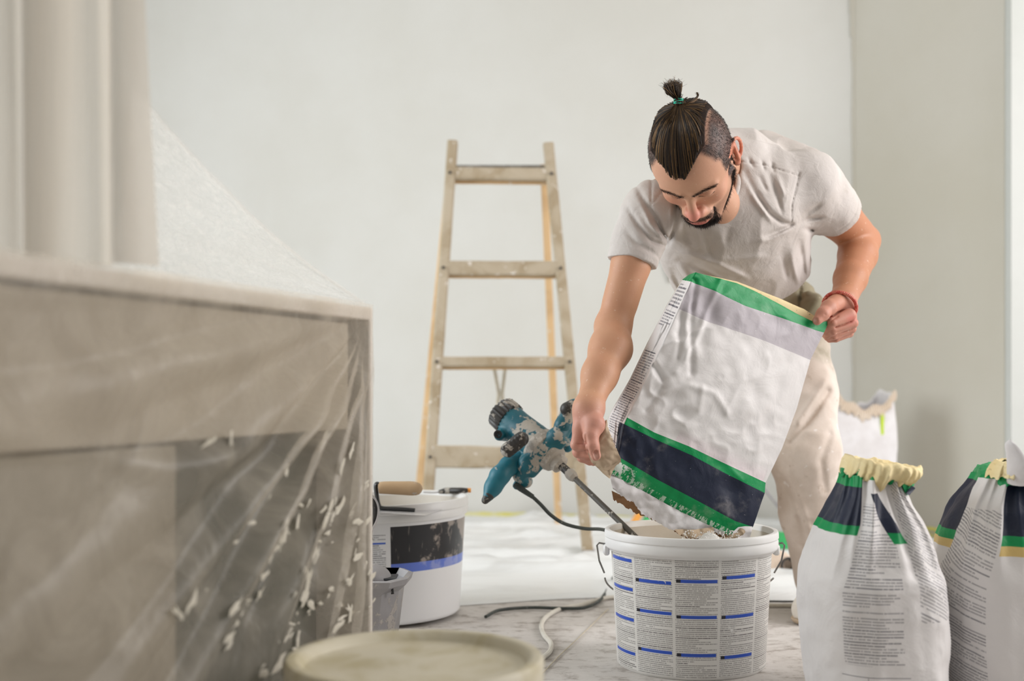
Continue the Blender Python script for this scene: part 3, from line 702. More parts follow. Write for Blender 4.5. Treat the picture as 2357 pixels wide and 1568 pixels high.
m = MB(); a = P(889, 1354, 2.365); m.tube([a, a+[.012, 0, 0], a+[.013, -.002, -.012]], .0032, 8); m.build('latch', M['black_plastic'], tray)
F1 = Field(P(820, 1350, 2.4)-.08, P(890, 1300, 2.4)+.09, .003); c_ = P(853, 1330, 2.42)
F1.ell(c_, (.040, .045, .028)); F1.cone(c_+[-.03, 0, 0], c_+[.018, 0, -.008], .03, .018, .02)
V, Q = F1.polygonize(); o = link('putty_cup', mesh('putty_cup', V, Q), M['grey_plastic'], tray); o['label'] = 'rounded grey bowl lying in the crate'

# ---------------------------------------------------------------- paper sacks
def sack_print(kind):
    def fn():
        u, v = uvs(); p = obj_co()
        if kind == 1:
            u = u+.050; vt = v+0.
            c = PAPER; g = u.between(-.046, .070)
            tx = textlines(u+noise(p, 8., 1.)*.004, v, .0050, .098, -.036, 330., .10, 1.)*v.between(.098, .362)
            tx = tx.max(textlines(u, v+u*.5, .0062, .085, .090, 300., .06, 7.)*v.between(.17, .42))
            tb = textlines(u, v, .005, .06, -.012, 330., .0, 3.)*v.between(.045, .062)
            box = ((u+.020).abs()*0.+v.between(.079, .0805)*u.between(-.046, .068)).max(v.between(.055, .0565)*u.between(-.0, .068)).max(u.between(-.001, .0)*v.between(.055, .08))
            c = mixc((tx.max(tb))*.68, c, INK); c = mixc(box*.7, c, INK)
            L = u.lt(-.044)
            c = mixc(L*vt.gt(.310), c, GREEN); c = mixc(L*vt.between(.3255, .389), c, NAVY)
            RB = (u-.069+(v-.305)*.74).abs().lt(.019)
            c = mixc(RB*v.between(.298, .380), c, GREEN); c = mixc(RB*v.between(.3155, .380), c, NAVY)
            c = mixc(v.gt(.402)*u.between(-.06, .12), c, GREEN)
        else:
            u = u+.075
            c = PAPER
            tx = textlines(u, v+u*.25, .0054, .15, -.17, 300., .10, 4.)*v.lt(.345)
            c = mixc(tx*.66, c, INK)
            L = u.lt(-.165+v*0.); Rr = u.gt(-.013)
            c = mixc(Rr*v.gt(.2695), c, s2l(214, 186, 120)); c = mixc(Rr*v.gt(.286), c, GREEN); c = mixc(Rr*v.between(.303, .388), c, NAVY)
            c = mixc(L*v.gt(.27), c, s2l(214, 186, 120)); c = mixc(L*v.gt(.2855), c, GREEN); c = mixc(L*v.between(.303, .392), c, NAVY)
            c = mixc(v.gt(.398), c, GREEN)
        return {'c': c, 'b': crumple(), 'bs': .45, 'bd': .006}
    return material('sack_paper_print', fn, rough=.5, spec=.35)
M['sack1'] = sack_print(1); M['sack2'] = sack_print(2)
def sack(name, label, rows, Y, depth, mat, pleats, seed, nsamp=220):
    """rows: (py, x_left, x_right) outline of the body from the floor up"""
    t = thing(name, label, 'sack', (float(P((rows[3][1]+rows[3][2])/2, 1500, Y)[0]), Y, 0))
    rows = np.array(rows, float); n = 110; zs = ZC-(rows[:, 0]-HY)/F*Y; xl = (rows[:, 1]-CX)/F*Y; xr_ = (rows[:, 2]-CX)/F*Y
    # keep the silhouette: near surface is closer than the axis, so shrink slightly
    zz = np.interp(np.linspace(0, 1, n)**1, np.linspace(0, 1, len(zs)), zs); zz = catmull(np.stack([zs, xl, xr_], 1), n)
    V = []; U = []; th = np.arange(nsamp+1)/nsamp*2*PI-PI/2-PI
    r_ = np.random.default_rng(seed); ph = r_.random(6)*6
    zmax = zz[-1, 0]
    for z, a, b in zz:
        cx = (a+b)/2; hw = (b-a)/2; f = np.clip((z-.22)/(zmax-.22), 0, 1)
        hd = depth*(1-.55*f**1.3)
        if z < .04: hw *= .93+.07*z/.04; hd *= .9+.1*max(z, 0)/.04
        e = 2/2.7; cs, sn = np.cos(th), np.sin(th)
        x = np.sign(cs)*np.abs(cs)**e*hw; y = np.sign(sn)*np.abs(sn)**e*hd
        pl = ((1-2*np.abs(np.sin(th*pleats*.5+ph[0]+.6*np.sin(z*9))))*.6+(1-2*np.abs(np.sin(th*(pleats*.85)+ph[1])))*.4)
        k = .115*f**1.1*pl
        k += -.10*np.exp(-((th+PI/2-(.12+.55*(zmax-z)))/.09)**2)*np.clip(f*1.6, 0, 1)*(1-.5*f)
        x = x*(1+k*.5); y = y*(1+k*1.3)
        V.append(np.stack([cx+x, Y+y, np.full(nsamp+1, max(z, .002))], 1))
        s_ = np.concatenate([[0], np.cumsum(np.hypot(np.diff(x), np.diff(y)))])
        mid = np.interp(-PI/2, th, s_) if th[0] < -PI/2 < th[-1] else s_[nsamp//2]
        kk = 1+f*.9
        U.append(np.stack([(s_-mid)*kk, np.full(nsamp+1, z)], 1))
    V = np.concatenate(V); U = np.concatenate(U)
    fr = (U[:, 1] < .4)
    d = .0035*vnoise(V, 22, seed, 3)+.004*vnoise(V*np.array([1, 1, .35]), 26, seed+1, 2)+.003*(1-2*np.abs(vnoise(V*np.array([1, 1, 1.6]), 12, seed+4, 2)))
    N_ = V-np.array([V[:, 0].mean(), Y, 0]); N_[:, 2] = 0; N_ /= np.linalg.norm(N_, axis=1)[:, None]+1e-9
    V += N_*d[:, None]
    return t, V, U, n, nsamp+1
rows1 = [(1700, 1880, 2142), (1620, 1868, 2150), (1540, 1864, 2152), (1460, 1856, 2155), (1380, 1850, 2154), (1320, 1856, 2147), (1260, 1874, 2130), (1200, 1898, 2108), (1150, 1922, 2080), (1115, 1934, 2068), (1090, 1938, 2072)]
t, V, U, nr, nc = sack('paper_sack', 'closed paper sack with navy and green bands and a cream folded top, beside the bucket', rows1, 2.10, .15, M['sack1'], 11, 3)
link('sack_body', mesh('sack_body', V, grid_faces(nr, nc), True, U), M['sack1'], t)
def cuff(parent, base, Yb, mat, name, amp, seed, ny=22, ns=220, dip=0.):
    """base: list of rows (py_left, py_right, x_left, x_right, depth)"""
    V = []; r_ = np.random.default_rng(seed); ph = r_.random(5)*6; th = np.arange(ns+1)/ns*2*PI
    bb = catmull(np.array(base, float), ny)
    for i, (pl, pr, xl, xr_, dp) in enumerate(bb):
        f = i/(ny-1); cx = (xl+xr_)/2; hw = (xr_-xl)/2
        cs, sn = np.cos(th), np.sin(th)
        rip = np.sin(th*7+ph[0])*.5+np.sin(th*13+ph[1])*.35+np.sin(th*19+ph[2])*.2
        k = 1+amp*(1-f*.55)*rip
        x = (np.sign(cs)*np.abs(cs)**.8)*hw*(1+.3*(k-1)); y = sn*dp*k*(1+.05*np.sin(th*31+ph[3])*(1-f))
        py = pl+(pr-pl)*(.5+.5*cs)+dip*(1-f)**1.5*np.clip(-sn, 0, 1)**2*(1+.5*rip)+5*rip*(1-f)
        Yq = Yb+y; V.append(np.stack([(cx+x-CX)/F*Yb, Yq, ZC+(HY-py)/F*Yb+.005*vnoise(np.stack([x*.03, y*9, y*0+i*.3], 1), 3, seed, 2)], 1))
    return link(name, mesh(name, np.concatenate(V), grid_faces(ny, ns+1)), mat, parent)
M['sack_green'] = stained(tuple(c for c in GREEN), s2l(20, 156, 92), 18., name='green_sack_paper', rough=.5, bs=.6, bscale=40., bd=.004)
M['sack_navy'] = stained(NAVY, s2l(36, 44, 66), 18., name='navy_sack_paper', rough=.5, bs=.5, bscale=40., bd=.004)
cuff(t, [(1092, 1118, 1938, 2074, .060), (1085, 1102, 1937, 2084, .068), (1078, 1092, 1938, 2096, .072)], 2.10, M['sack_green'], 'green_neck', .16, 5)
cuff(t, [(1087, 1092, 1937, 2092, .072), (1080, 1088, 1938, 2104, .082), (1066, 1082, 1942, 2114, .088), (1049, 1074, 1948, 2112, .084), (1050, 1076, 1953, 2100, .070), (1075, 1090, 1960, 2085, .055)], 2.10, M['cream'], 'cream_cuff', .055, 8, dip=24)
m = MB(); V = np.array([P(2078, 1118, 2.03), P(2088, 1142, 2.04), P(2104, 1118, 2.06), P(2116, 1086, 2.08), P(2108, 1078, 2.08), P(2092, 1098, 2.04)]); V2 = V+[0.0, .006, 0]
m.add(np.vstack([V, V2]), [list(range(6)), list(range(6, 12))[::-1]]+[(i, i+6, (i+1) % 6+6, (i+1) % 6) for i in range(6)]); m.build('folded_flap', M['sack_green'], t, smooth=False)
m = MB(); V = np.array([P(2084, 1136, 2.03), P(2092, 1140, 2.035), P(2106, 1124, 2.05), P(2098, 1118, 2.04)]); V[:, 1] -= .003; V2 = V+[0, .003, 0]
m.add(np.vstack([V, V2]), [(0, 1, 2, 3), (7, 6, 5, 4)]+[(i, i+4, (i+1) % 4+4, (i+1) % 4) for i in range(4)]); m.build('flap_stripe', M['sack_navy'], t, smooth=False)
# second sack
rows2 = [(1700, 2180, 2470), (1620, 2170, 2476), (1540, 2166, 2480), (1460, 2156, 2484), (1380, 2156, 2482), (1300, 2166, 2476), (1240, 2180, 2462), (1190, 2196, 2448), (1150, 2214, 2430), (1115, 2236, 2416), (1090, 2252, 2410)]
t, V, U, nr, nc = sack('paper_sack', 'rightmost paper sack with a mustard line under its bands and a white twisted tip', rows2, 2.16, .15, M['sack2'], 12, 6)
link('sack_body', mesh('sack_body', V, grid_faces(nr, nc), True, U), M['sack2'], t)
cuff(t, [(1108, 1110, 2250, 2400, .085), (1085, 1096, 2258, 2400, .09), (1072, 1080, 2272, 2396, .085), (1070, 1070, 2290, 2380, .06)], 2.16, M['sack_green'], 'green_neck', .14, 15)
cuff(t, [(1098, 1100, 2278, 2385, .05), (1075, 1070, 2285, 2380, .05), (1062, 1056, 2296, 2370, .04), (1066, 1060, 2310, 2350, .02)], 2.10, M['cream'], 'cream_cuff', .2, 18)
tip = MB(); tip.tube(catmull([P(2352, 1110, 2.06), P(2346, 1085, 2.05), P(2340, 1062, 2.05), P(2332, 1040, 2.05), P(2325, 1024, 2.05), P(2325, 1012, 2.05)], 24), np.interp(np.linspace(0, 1, 24), [0, .3, .6, .85, 1], [.026, .020, .013, .0085, .001]), 12, sq=(1., .45)); tip.build('twisted_tip', M['paper_torn'], t)
# back sack, blurred, torn open top
t = thing('paper_sack', 'white sack with torn ragged open top and lime print by the back wall', 'sack', tuple(P(1975, 1230, 4.25)*[1, 1, 0]))
Yb = 4.25
F2 = Field(P(1895, 1275, Yb)-[.02, .16, 0], P(2060, 880, Yb)+[.02, .16, .02], .006)
zt_ = P(0, 905, Yb)[2]
cx_ = P(1975, 0, Yb)[0]
def fsack(p):
    hw = .098+.004*np.sin(p[..., 2]*20); q = np.stack([np.abs(p[..., 0]-cx_)-hw, np.abs(p[..., 1]-Yb)-.07-.02*np.sin(p[..., 2]*6), np.abs(p[..., 2]-.27)-.28], -1)
    return np.linalg.norm(np.maximum(q, 0), axis=-1)+np.minimum(q.max(-1), 0)-.012
F2.op(fsack, F2.lo, F2.lo+F2.n*F2.res, .001)
F2.op(lambda p: p[..., 2]-(zt_-.055+.055*((p[..., 0]-cx_)/.1)**2+.008*np.sin(p[..., 0]*90)+.02*(p[..., 1]-Yb)*6), F2.lo, F2.lo+F2.n*F2.res, .001, 'i')
F2.op(lambda p: fsack(p)+.014, F2.lo+[0, 0, .1], F2.lo+F2.n*F2.res, .001, 's', 0)
F2.displace(lambda p: .004*vnoise(p, 16, 3, 3))
V, Q = F2.polygonize(); V[:, 2] = np.maximum(V[:, 2], .001); link('sack_body', mesh('sack_body', V, Q), M['paper_torn'], t)
ks = MB()
for k in range(26):
    x = cx_-.10+.2*k/25; z = zt_-.055+.055*((x-cx_)/.1)**2+.008*math.sin(x*90); ks.tube([(x, Yb-.088, z-.028-.006*(k % 3)), (x+.005, Yb-.09, z-.012), (x+.004, Yb-.086, z+.004)], [.008, .007, .003], 6)
ks.build('kraft_lining', M['kraft_pale'], t)
def poly3(pts_px, Y, mat, name, parent, th=.003):
    V = np.array([P(x, y, Y) for x, y in pts_px]); n = len(V); return link(name, mesh(name, np.vstack([V, V+[0, th, 0]]), [list(range(n)), list(range(n, 2*n))[::-1]]+[(i, i+n, (i+1) % n+n, (i+1) % n) for i in range(n)], False), mat, parent)
poly3([(2028, 950), (2036, 948), (2034, 985), (2037, 1030), (2040, 1060), (2020, 1060), (2028, 1010)], Yb-.095, M['lime'], 'lime_print', t)
poly3([(1921, 1068), (1945, 1068), (1945, 1120), (1921, 1120)], Yb-.095, M['lime'], 'lime_print', t)
poly3([(1914, 893), (1930, 896), (1932, 908), (1916, 906)], Yb-.095, M['kraft_dark'], 'kraft_corner', t)

# small things further back
t = thing('hand_tool', 'short orange and green tool on the floor behind the bucket rim', 'tool', tuple(P(1480, 1225, 4.5)*[1, 1, 0]))
MB().tube([P(1452, 1222, 4.5), P(1462, 1200, 4.52), P(1474, 1180, 4.55)], .017, 10, sq=(1, .6)).build('orange_end', M['orange'], t)
MB().tube([P(1474, 1222, 4.5), P(1484, 1203, 4.52), P(1494, 1186, 4.55)], .016, 10, sq=(1, .6)).build('green_end', M['green_pl'], t)
t = thing('plastic_pack', 'green plastic pack lying on the floor between bucket and trouser leg', 'pack', tuple(P(1803, 1270, 3.9)*[1, 1, 0]))
MB().box(P(1806, 1245, 3.9), (.05, .05, .055), np.array(Euler((0, .1, .3)).to_matrix()), .006).build('pack', M['green_pl'], t)
MB().box(P(1800, 1268, 3.92), (.08, .08, .05), None, .01).build('base', M['paper_torn'], t)
# dusty shoe lying behind, its dark opening to the camera
t = thing('work_shoe', 'empty dusty tan work shoe with its dark opening facing us, behind the bucket', 'shoe', tuple(P(1800, 1318, 3.5)*[1, 1, 0]))
Fs = Field((P(1740, 1300, 3.5)[0], 3.30, 0), (P(1850, 1300, 3.5)[0], 3.62, .13), .003)
c_ = P(1797, 1290, 3.45); c_[2] = .045
Fs.cone(c_+[-.005, .0, 0], c_+[-.02, .11, -.012], .040, .030, .02); Fs.cone(c_+[-.03, -.01, -.01], c_+[-.045, .05, -.012], .032, .026, .02)
Fs.ell(c_+[.014, -.052, .002], (.020, .034, .026), None, .006, 's'); Fs.cut((0, 0, .002), (0, 0, -1))
V, Q = Fs.polygonize(); link('upper', mesh('upper', V, Q), M['shoe'], t)
MB().lathe([(.0205, 0), (.024, .004), (.0245, .010), (.0205, .013), (.014, -.018), (.001, -.02)], c_+[.014, -.036, .002], 24, axis=(.1, -1, .1)).build('dark_collar', M['black_plastic'], t)
MB().box(c_+[-.018, .02, -.039], (.085, .15, .010), None, .004).build('sole', M['black_plastic'], t)
# wires from the wall
t = thing('electrical_wires', 'coloured wire ends sticking out of the back wall beside the worker', 'wires', tuple(P(1530, 578, 4.87)))
for a, b_, mt in (((1516, 578), (1533, 578), 'blue_pl'), ((1524, 584), (1534, 584), 'orange'), ((1534, 574), (1540, 592), 'black_plastic'), ((1538, 580), (1548, 578), 'orange')):
    MB().tube([P(*a, 4.85), P(*b_, 4.83)], .008, 8).build('wire_end', M[mt], t)
MB().tube(catmull([P(1535, 588, 4.86), P(1537, 620, 4.865), P(1542, 650, 4.868)], 12), .006, 8).build('cable_stub', M['gear_grey'], t)
slab('wire_box', P(1514, 590, 4.865)-[0, .010, 0], P(1552, 556, 4.865)+[0, -.001, 0], M['gear_grey'], None, t)
# cables on the floor
def cable(name, pts_, r, mat, label, cat='cable', n=90):
    o = MB().tube(catmull(pts_, n), r, 8).build(name, mat); prop(o, label, cat); return o
def fl(px, py, h=.006):
    Y = (ZC-h)*F/(py-HY); return P(px, py, Y)
cable('white_cable', [fl(1835, 1394), fl(1780, 1394), fl(1600, 1392), fl(1460, 1378), fl(1400, 1376), fl(1340, 1392), fl(1290, 1402), fl(1258, 1420), fl(1246, 1440), fl(1252, 1462), fl(1268, 1482), fl(1264, 1502), fl(1240, 1520), fl(1200, 1545)], .0055, M['white_cable'], 'off white cable curling across the dusty floor towards the round tub')
cable('thin_string', [fl(1400, 1402, .003), fl(1330, 1470, .003), fl(1285, 1512, .003), fl(1240, 1560, .003)], .0012, M['rope'], 'thin pale string lying straight on the floor left of the text printed bucket', 'string')
cable('hanging_cord', [P(1755, 1120, 4.3), P(1790, 1165, 4.3), P(1812, 1195, 4.4), P(1830, 1232, 4.5), fl(1840, 1232)], .005, M['grey_plastic'], 'grey cord slanting down behind the trouser leg to the floor', 'cord')

# ---------------------------------------------------------------- mixing drill
dr = thing('mixing_drill', 'teal electric plaster mixer splashed with plaster, its shaft standing in the text printed bucket', 'mixer', tuple(P(1240, 1050, 2.64)))
A0 = P(1158, 952, 2.72); A1 = P(1292, 1072, 2.62); ax = (A1-A0)/np.linalg.norm(A1-A0); LA = np.linalg.norm(A1-A0)
def along(t): return A0+ax*LA*t
def sdfpart(name, mat, lo, hi, fn, res=.0025, parent=dr, label=None, disp=.0008):
    f = Field(lo, hi, res); fn(f)
    if disp: f.displace(lambda p: disp*vnoise(p, 60, 3, 3), .008)
    V, Q = f.polygonize(); o = link(name, mesh(name, V, Q), mat, parent)
    if label: o['label'] = label
    return o
lo_ = np.minimum(A0, A1)-.12; hi_ = np.maximum(A0, A1)+.12
sdfpart('motor_housing', M['teal'], lo_, hi_, lambda f: (f.cone(along(.12), along(.48), .036, .036, .01), f.cone(P(1150, 1003, 2.665), P(1162, 1000, 2.70), .012, .016, .012), f.cone(along(.40), along(.62), .032, .042, .015)))
up_ = np.cross(ax, [0, 1, 0]); up_ /= np.linalg.norm(up_)
th = np.arange(72)/72*2*PI; cp = MB()
e1 = np.cross(ax, [0, 0, 1.]); e1 /= np.linalg.norm(e1); e2 = np.cross(ax, e1); rows_ = []
for t_, r_ in ((-.075, .001), (-.075, .022), (-.06, .0315), (-.03, .0375), (.10, .0385), (.13, .0375), (.135, .030), (.135, .001)):
    rib = 1+.045*np.sign(np.sin(th*22))*(r_ > .03); rows_.append(along(t_)+(r_*rib)[:, None]*(np.cos(th)[:, None]*e1+np.sin(th)[:, None]*e2))
cp.add(np.concatenate(rows_), grid_faces(8, 72, True)); cp.build('vented_cap', M['grip_black'], dr)
MB().lathe([(.0095, 0), (.0095, .003), (.006, .0035), (.005, .0015), (.001, .0015)], P(1146, 1000, 2.655), 24, axis=P(1146, 1000, 2.6)-P(1150, 1000, 2.665)).build('screw_cap', M['black_plastic'], dr)
sdfpart('frame', M['teal'], P(1170, 1135, 2.6)-[0, .1, 0], P(1335, 925, 2.68)+[0, .14, .0], lambda f: (
    f.chain([P(1196, 1096, 2.655), P(1215, 1068, 2.635), P(1248, 1038, 2.63), P(1282, 1006, 2.63), P(1300, 988, 2.64)], [.016, .020, .023, .020, .016], .012),
    f.chain([P(1205, 1060, 2.66), P(1222, 1025, 2.66), P(1250, 1005, 2.66)], [.016, .02, .02], .012),
    f.cone(P(1225, 1090, 2.64), P(1295, 1018, 2.62), .010, .010, .006),
    f.cone(P(1210, 1108, 2.67), P(1190, 1118, 2.67), .016, .010, .012)))
hl = sdfpart('handle', M['teal_clean'], P(1095, 1175, 2.6)-[0, .06, 0], P(1225, 1030, 2.7)+[0, .09, 0], lambda f: f.chain([P(1200, 1052, 2.66), P(1172, 1072, 2.64), P(1150, 1096, 2.62), P(1135, 1122, 2.61), P(1124, 1142, 2.60)], [.015, .020, .021, .018, .012], .012))
sdfpart('handle_tip', M['grip_black'], P(1100, 1175, 2.58)-[0, .05, 0], P(1150, 1120, 2.62)+[0, .05, 0], lambda f: f.chain([P(1125, 1141, 2.60), P(1117, 1152, 2.597)], [.0125, .0085], .01), .002)
for k in range(6):
    a = P(1128+k*6, 1103-k*8, 2.595); c = P(1121+k*5.5, 1112-k*6, 2.60)
sdfpart('handle', M['teal'], P(1270, 1030, 2.6)-[0, .05, 0], P(1345, 905, 2.7)+[0, .09, .02], lambda f: f.chain([P(1284, 1006, 2.64), P(1294, 978, 2.63), P(1306, 955, 2.64), P(1322, 938, 2.66), P(1345, 925, 2.69)], [.017, .015, .0165, .0165, .015], .012))
sdfpart('handle_tip', M['grip_black'], P(1285, 990, 2.6)-[0, .05, 0], P(1345, 905, 2.7)+[0, .06, .02], lambda f: f.chain([P(1305, 942, 2.625), P(1316, 938, 2.635)], [.0155, .0165], .01), .002)
sdfpart('rear_handle', M['teal_clean'], P(1280, 1050, 2.7)-[0, .05, 0], P(1350, 930, 2.8)+[0, .06, 0], lambda f: f.chain([P(1306, 1030, 2.70), P(1312, 1000, 2.73), P(1320, 965, 2.75)], [.012, .020, .018], .01))
sdfpart('side_grip', M['grip_black'], P(1145, 1060, 2.6)-[0, .06, 0], P(1225, 980, 2.62)+[0, .07, 0], lambda f: (f.cone(P(1169, 1036, 2.60), P(1200, 1011, 2.60), .0165, .0165, .008), [f.cone(P(1172+k*7, 1050-k*5.5, 2.60)-[0, .012, 0], P(1160+k*7, 1030-k*5.5, 2.60)-[0, .012, 0], .0035, .0035, .004) for k in range(6)]), .002)
gh = MB(); gh.lathe([(.001, -.02), (.043, -.02), (.045, -.012), (.045, .004), (.042, .006), (.030, .040), (.022, .044), (.021, .058), (.014, .062), (.001, .062)], along(.70), 56, axis=ax); g_ = gh.build('gear_housing', M['gear_grey'], dr)
sdfpart('gear_flange', M['gear_grey'], along(.7)-.09, along(.7)+.09, lambda f: (f.cone(along(.66)+e1*.0, along(.72)+np.array([-.028, -.012, -.024]), .034, .022, .012), f.cone(along(.72), along(.80), .038, .030, .01)))
S0 = P(1290, 1070, 2.62); S1 = P(1445, 1219, 2.495); sd = (S1-S0)/np.linalg.norm(S1-S0); S2 = S1+sd*.13
MB().tube([S0-sd*.01, S0+sd*.028], .0095, 16).build('chuck', M['grip_black'], dr)
MB().tube([S0+sd*.026, S0+sd*.034, S0+sd*.044, S0+sd*.052], [.0105, .0125, .012, .0085], 6).build('lock_nut', M['gear_grey'], dr, smooth=False)
MB().tube([S0+sd*.05, S2], .0062, 14).build('shaft', M['shaft'], dr)
pd = MB(); f1 = np.cross(sd, [0, 0, 1.]); f1 /= np.linalg.norm(f1); f2 = np.cross(sd, f1)
for k in range(3):
    t_ = np.linspace(0, 1, 16); a_ = k*2*PI/3+t_*2.2; pd.tube(S2+sd*(-.04)+sd*(.05*t_)[:, None]+.020*(np.cos(a_)[:, None]*f1+np.sin(a_)[:, None]*f2)*np.sin(np.clip(t_*PI, .1, 3.0))[:, None], .003, 6)
pd.build('paddle', M['shaft'], dr)
MB().tube(catmull([P(1186, 1114, 2.66), P(1200, 1126, 2.655), P(1227, 1144, 2.65)], 12), np.linspace(.0085, .0055, 12), 12).build('cable_sleeve', M['black_cable'], dr)
MB().tube(catmull([P(1225, 1143, 2.65), P(1245, 1162, 2.65), P(1268, 1186, 2.66), P(1300, 1206, 2.67), P(1345, 1217, 2.68), P(1390, 1220, 2.70), P(1440, 1240, 2.74), P(1470, 1290, 2.76), P(1450, 1310, 2.76), fl(1412, 1330, .02), fl(1385, 1378, .008), fl(1350, 1398, .008), fl(1300, 1401, .008), fl(1220, 1399, .008), fl(1150, 1405, .008), fl(1118, 1420, .008)], 160), .0042, 8).build('power_cable', M['black_cable'], dr)

# ---------------------------------------------------------------- sack being emptied
def resample(poly, n):
    poly = np.array(poly, float); d = np.concatenate([[0], np.cumsum(np.hypot(*np.diff(poly, axis=0).T))]); s_ = np.linspace(0, d[-1], n)
    return np.stack([np.interp(s_, d, poly[:, 0]), np.interp(s_, d, poly[:, 1])], 1)
NC, NG = 120, 24
def krow(outer, line):
    L = resample(line, NC); g = np.array(outer)[None]+(L[0]-np.array(outer))[None]*np.linspace(0, 1, NG, endpoint=False)[:, None]; return np.vstack([g, L])
keys = [(0., (1586, 632), [(1601, 627), (1696, 652), (1735, 669), (1792, 699), (1835, 723), (1877, 743), (1909, 739)]),
        (.1, (1570, 644), [(1590, 648), (1640, 668), (1714, 704), (1801, 732), (1879, 760), (1897, 765)]),
        (.2, (1536, 700), [(1563, 712), (1627, 740), (1757, 784), (1865, 829)]),
        (.4, (1488, 793), [(1519, 803), (1680, 866), (1834, 940)]),
        (.6, (1449, 874), [(1480, 888), (1640, 958), (1800, 1032)]),
        (.8, (1408, 945), [(1443, 961), (1506, 996), (1584, 1027), (1670, 1068), (1762, 1111)]),
        (.84, (1400, 962), [(1436, 976), (1514, 1014), (1592, 1048), (1670, 1090), (1760, 1135)]),
        (1.0, (1396, 1020), [(1424, 1052), (1514, 1105), (1605, 1153), (1692, 1200), (1733, 1214)]),
        (1.1, (1392, 1072), [(1399, 1086), (1462, 1122), (1540, 1166), (1618, 1205), (1680, 1234), (1712, 1222)])]
kv = np.array([k[0] for k in keys]); KR = np.stack([krow(k[1], k[2]) for k in keys])
NR = 150; vv = np.linspace(0, 1.1, NR); G = np.zeros((NR, NC+NG, 2))
for c in range(NC+NG):
    for d in (0, 1): G[:, c, d] = np.interp(vv, kv, KR[:, c, d])
sc_ = np.concatenate([np.linspace(-1, 0, NG, endpoint=False), np.linspace(0, 1, NC)])
VV, SS = np.meshgrid(vv, sc_, indexing='ij'); s0 = np.clip(SS, 0, 1)
fill = np.sin(np.clip(VV/1.1, 0, 1)*PI)**.6
Yf = 2.335+.045*(1-VV/1.1)+.10*s0+.03*s0*(1-VV)-.028*np.sin(s0*PI)*fill+.045*np.clip(-SS, 0, 1)
cr = np.stack([SS.ravel()*.33, VV.ravel()*.42, SS.ravel()*0], 1)
ang_ = np.arctan2(cr[:, 1]-.06, cr[:, 0]-.0)
crump = .006*vnoise(cr*np.array([1, 1.3, 1]), 12, 11, 3)+.0045*(1-2*np.abs(vnoise(cr, 20, 12, 2)))
env = np.clip(np.minimum(VV, 1.1-VV)*9, .15, 1).ravel()*np.clip((1-s0).ravel()*8, .2, 1)
crump = crump*env*(1+.9*np.exp(-((SS.ravel()-.12)/.16)**2))
for pts_, a_ in (([(.005, .03), (.055, .13), (.085, .19)], -.006), ([(.01, .09), (.045, .17)], -.005), ([(.06, .0), (.065, .12), (.05, .2)], .004), ([(.045, .25), (.09, .215), (.15, .21), (.19, .235)], .003), ([(.12, .21), (.135, .26), (.12, .29)], .0025), ([(.04, .24), (.03, .30)], -.005), ([(.0, .205), (.035, .225)], -.009)):
    crump += a_*np.exp(-(seg2(cr[:, 0], cr[:, 1], pts_)/.007)**2)
Yv = Yf.ravel()-crump
V = np.stack([(G[..., 0].ravel()-CX)/F*Yf.ravel(), Yv, ZC+(HY-G[..., 1].ravel())/F*Yf.ravel()], 1)
def bag_fn():
    u, v = uvs(); p = obj_co()
    jag = noise(p, 130., 3.)*.03
    c = PAPER
    ed = X(0.)
    g0 = u.lt(0.)
    tx = textlines(u*.055, v*.38, .0052, .042, -.050, 420., .08, 2.)*g0*v.gt(.115)*(v.between(.30, .42).inv())
    c = mixc(tx*.85, c, INK)
    c = mixc(v.between(.1, .2)*u.gt(-.02), c, GREY_BAND); c = mixc(v.lt(.1), c, GREEN)
    f = u.gt(0.)
    c = mixc(v.gt(.8)*f, c, GREEN); c = mixc(v.between(.84, 1.0)*u.gt(-.3), c, NAVY); c = mixc(v.gt(1.), c, GREEN)
    pk = v.between(.72, .8)*u.between(.35, .98)*((v-.72)/.08)*.25; c = mixc(pk, c, s2l(222, 176, 196))
    letters = noise(vec(u*46., v*16.), 1., 3., .7).ramp(.50, .54)*v.gt(1.062)*u.lt(.93); c = mixc(letters*.75, c, s2l(206, 224, 208))
    left = v.gt(1.02)*(noise(p, 60., 5., .7)+(u*-1.4)).ramp(.36, .44)*u.lt(.25); c = mixc(left*.85, c, s2l(226, 230, 226))
    dust = noise(p, 18., 5., .6).ramp(.55, .8)*.22; c = mixc(dust, c, s2l(224, 216, 212)); dots = noise(p, 260., 2.).ramp(.76, .79); c = mixc(dots, c, s2l(236, 236, 236))
    return {'c': c, 'b': crumple(), 'bs': .35, 'bd': .005}
M['bag'] = material('emptied_sack_print', bag_fn, rough=.48, spec=.35)
bag = thing('paper_sack', 'nearly empty paper sack with green and navy bands tipped by the worker over the bucket', 'sack', tuple(P(1640, 930, 2.4)))
link('front_panel', mesh('front_panel', V, grid_faces(NR, NC+NG), True, np.stack([SS.ravel(), VV.ravel()], 1)), M['bag'], bag)
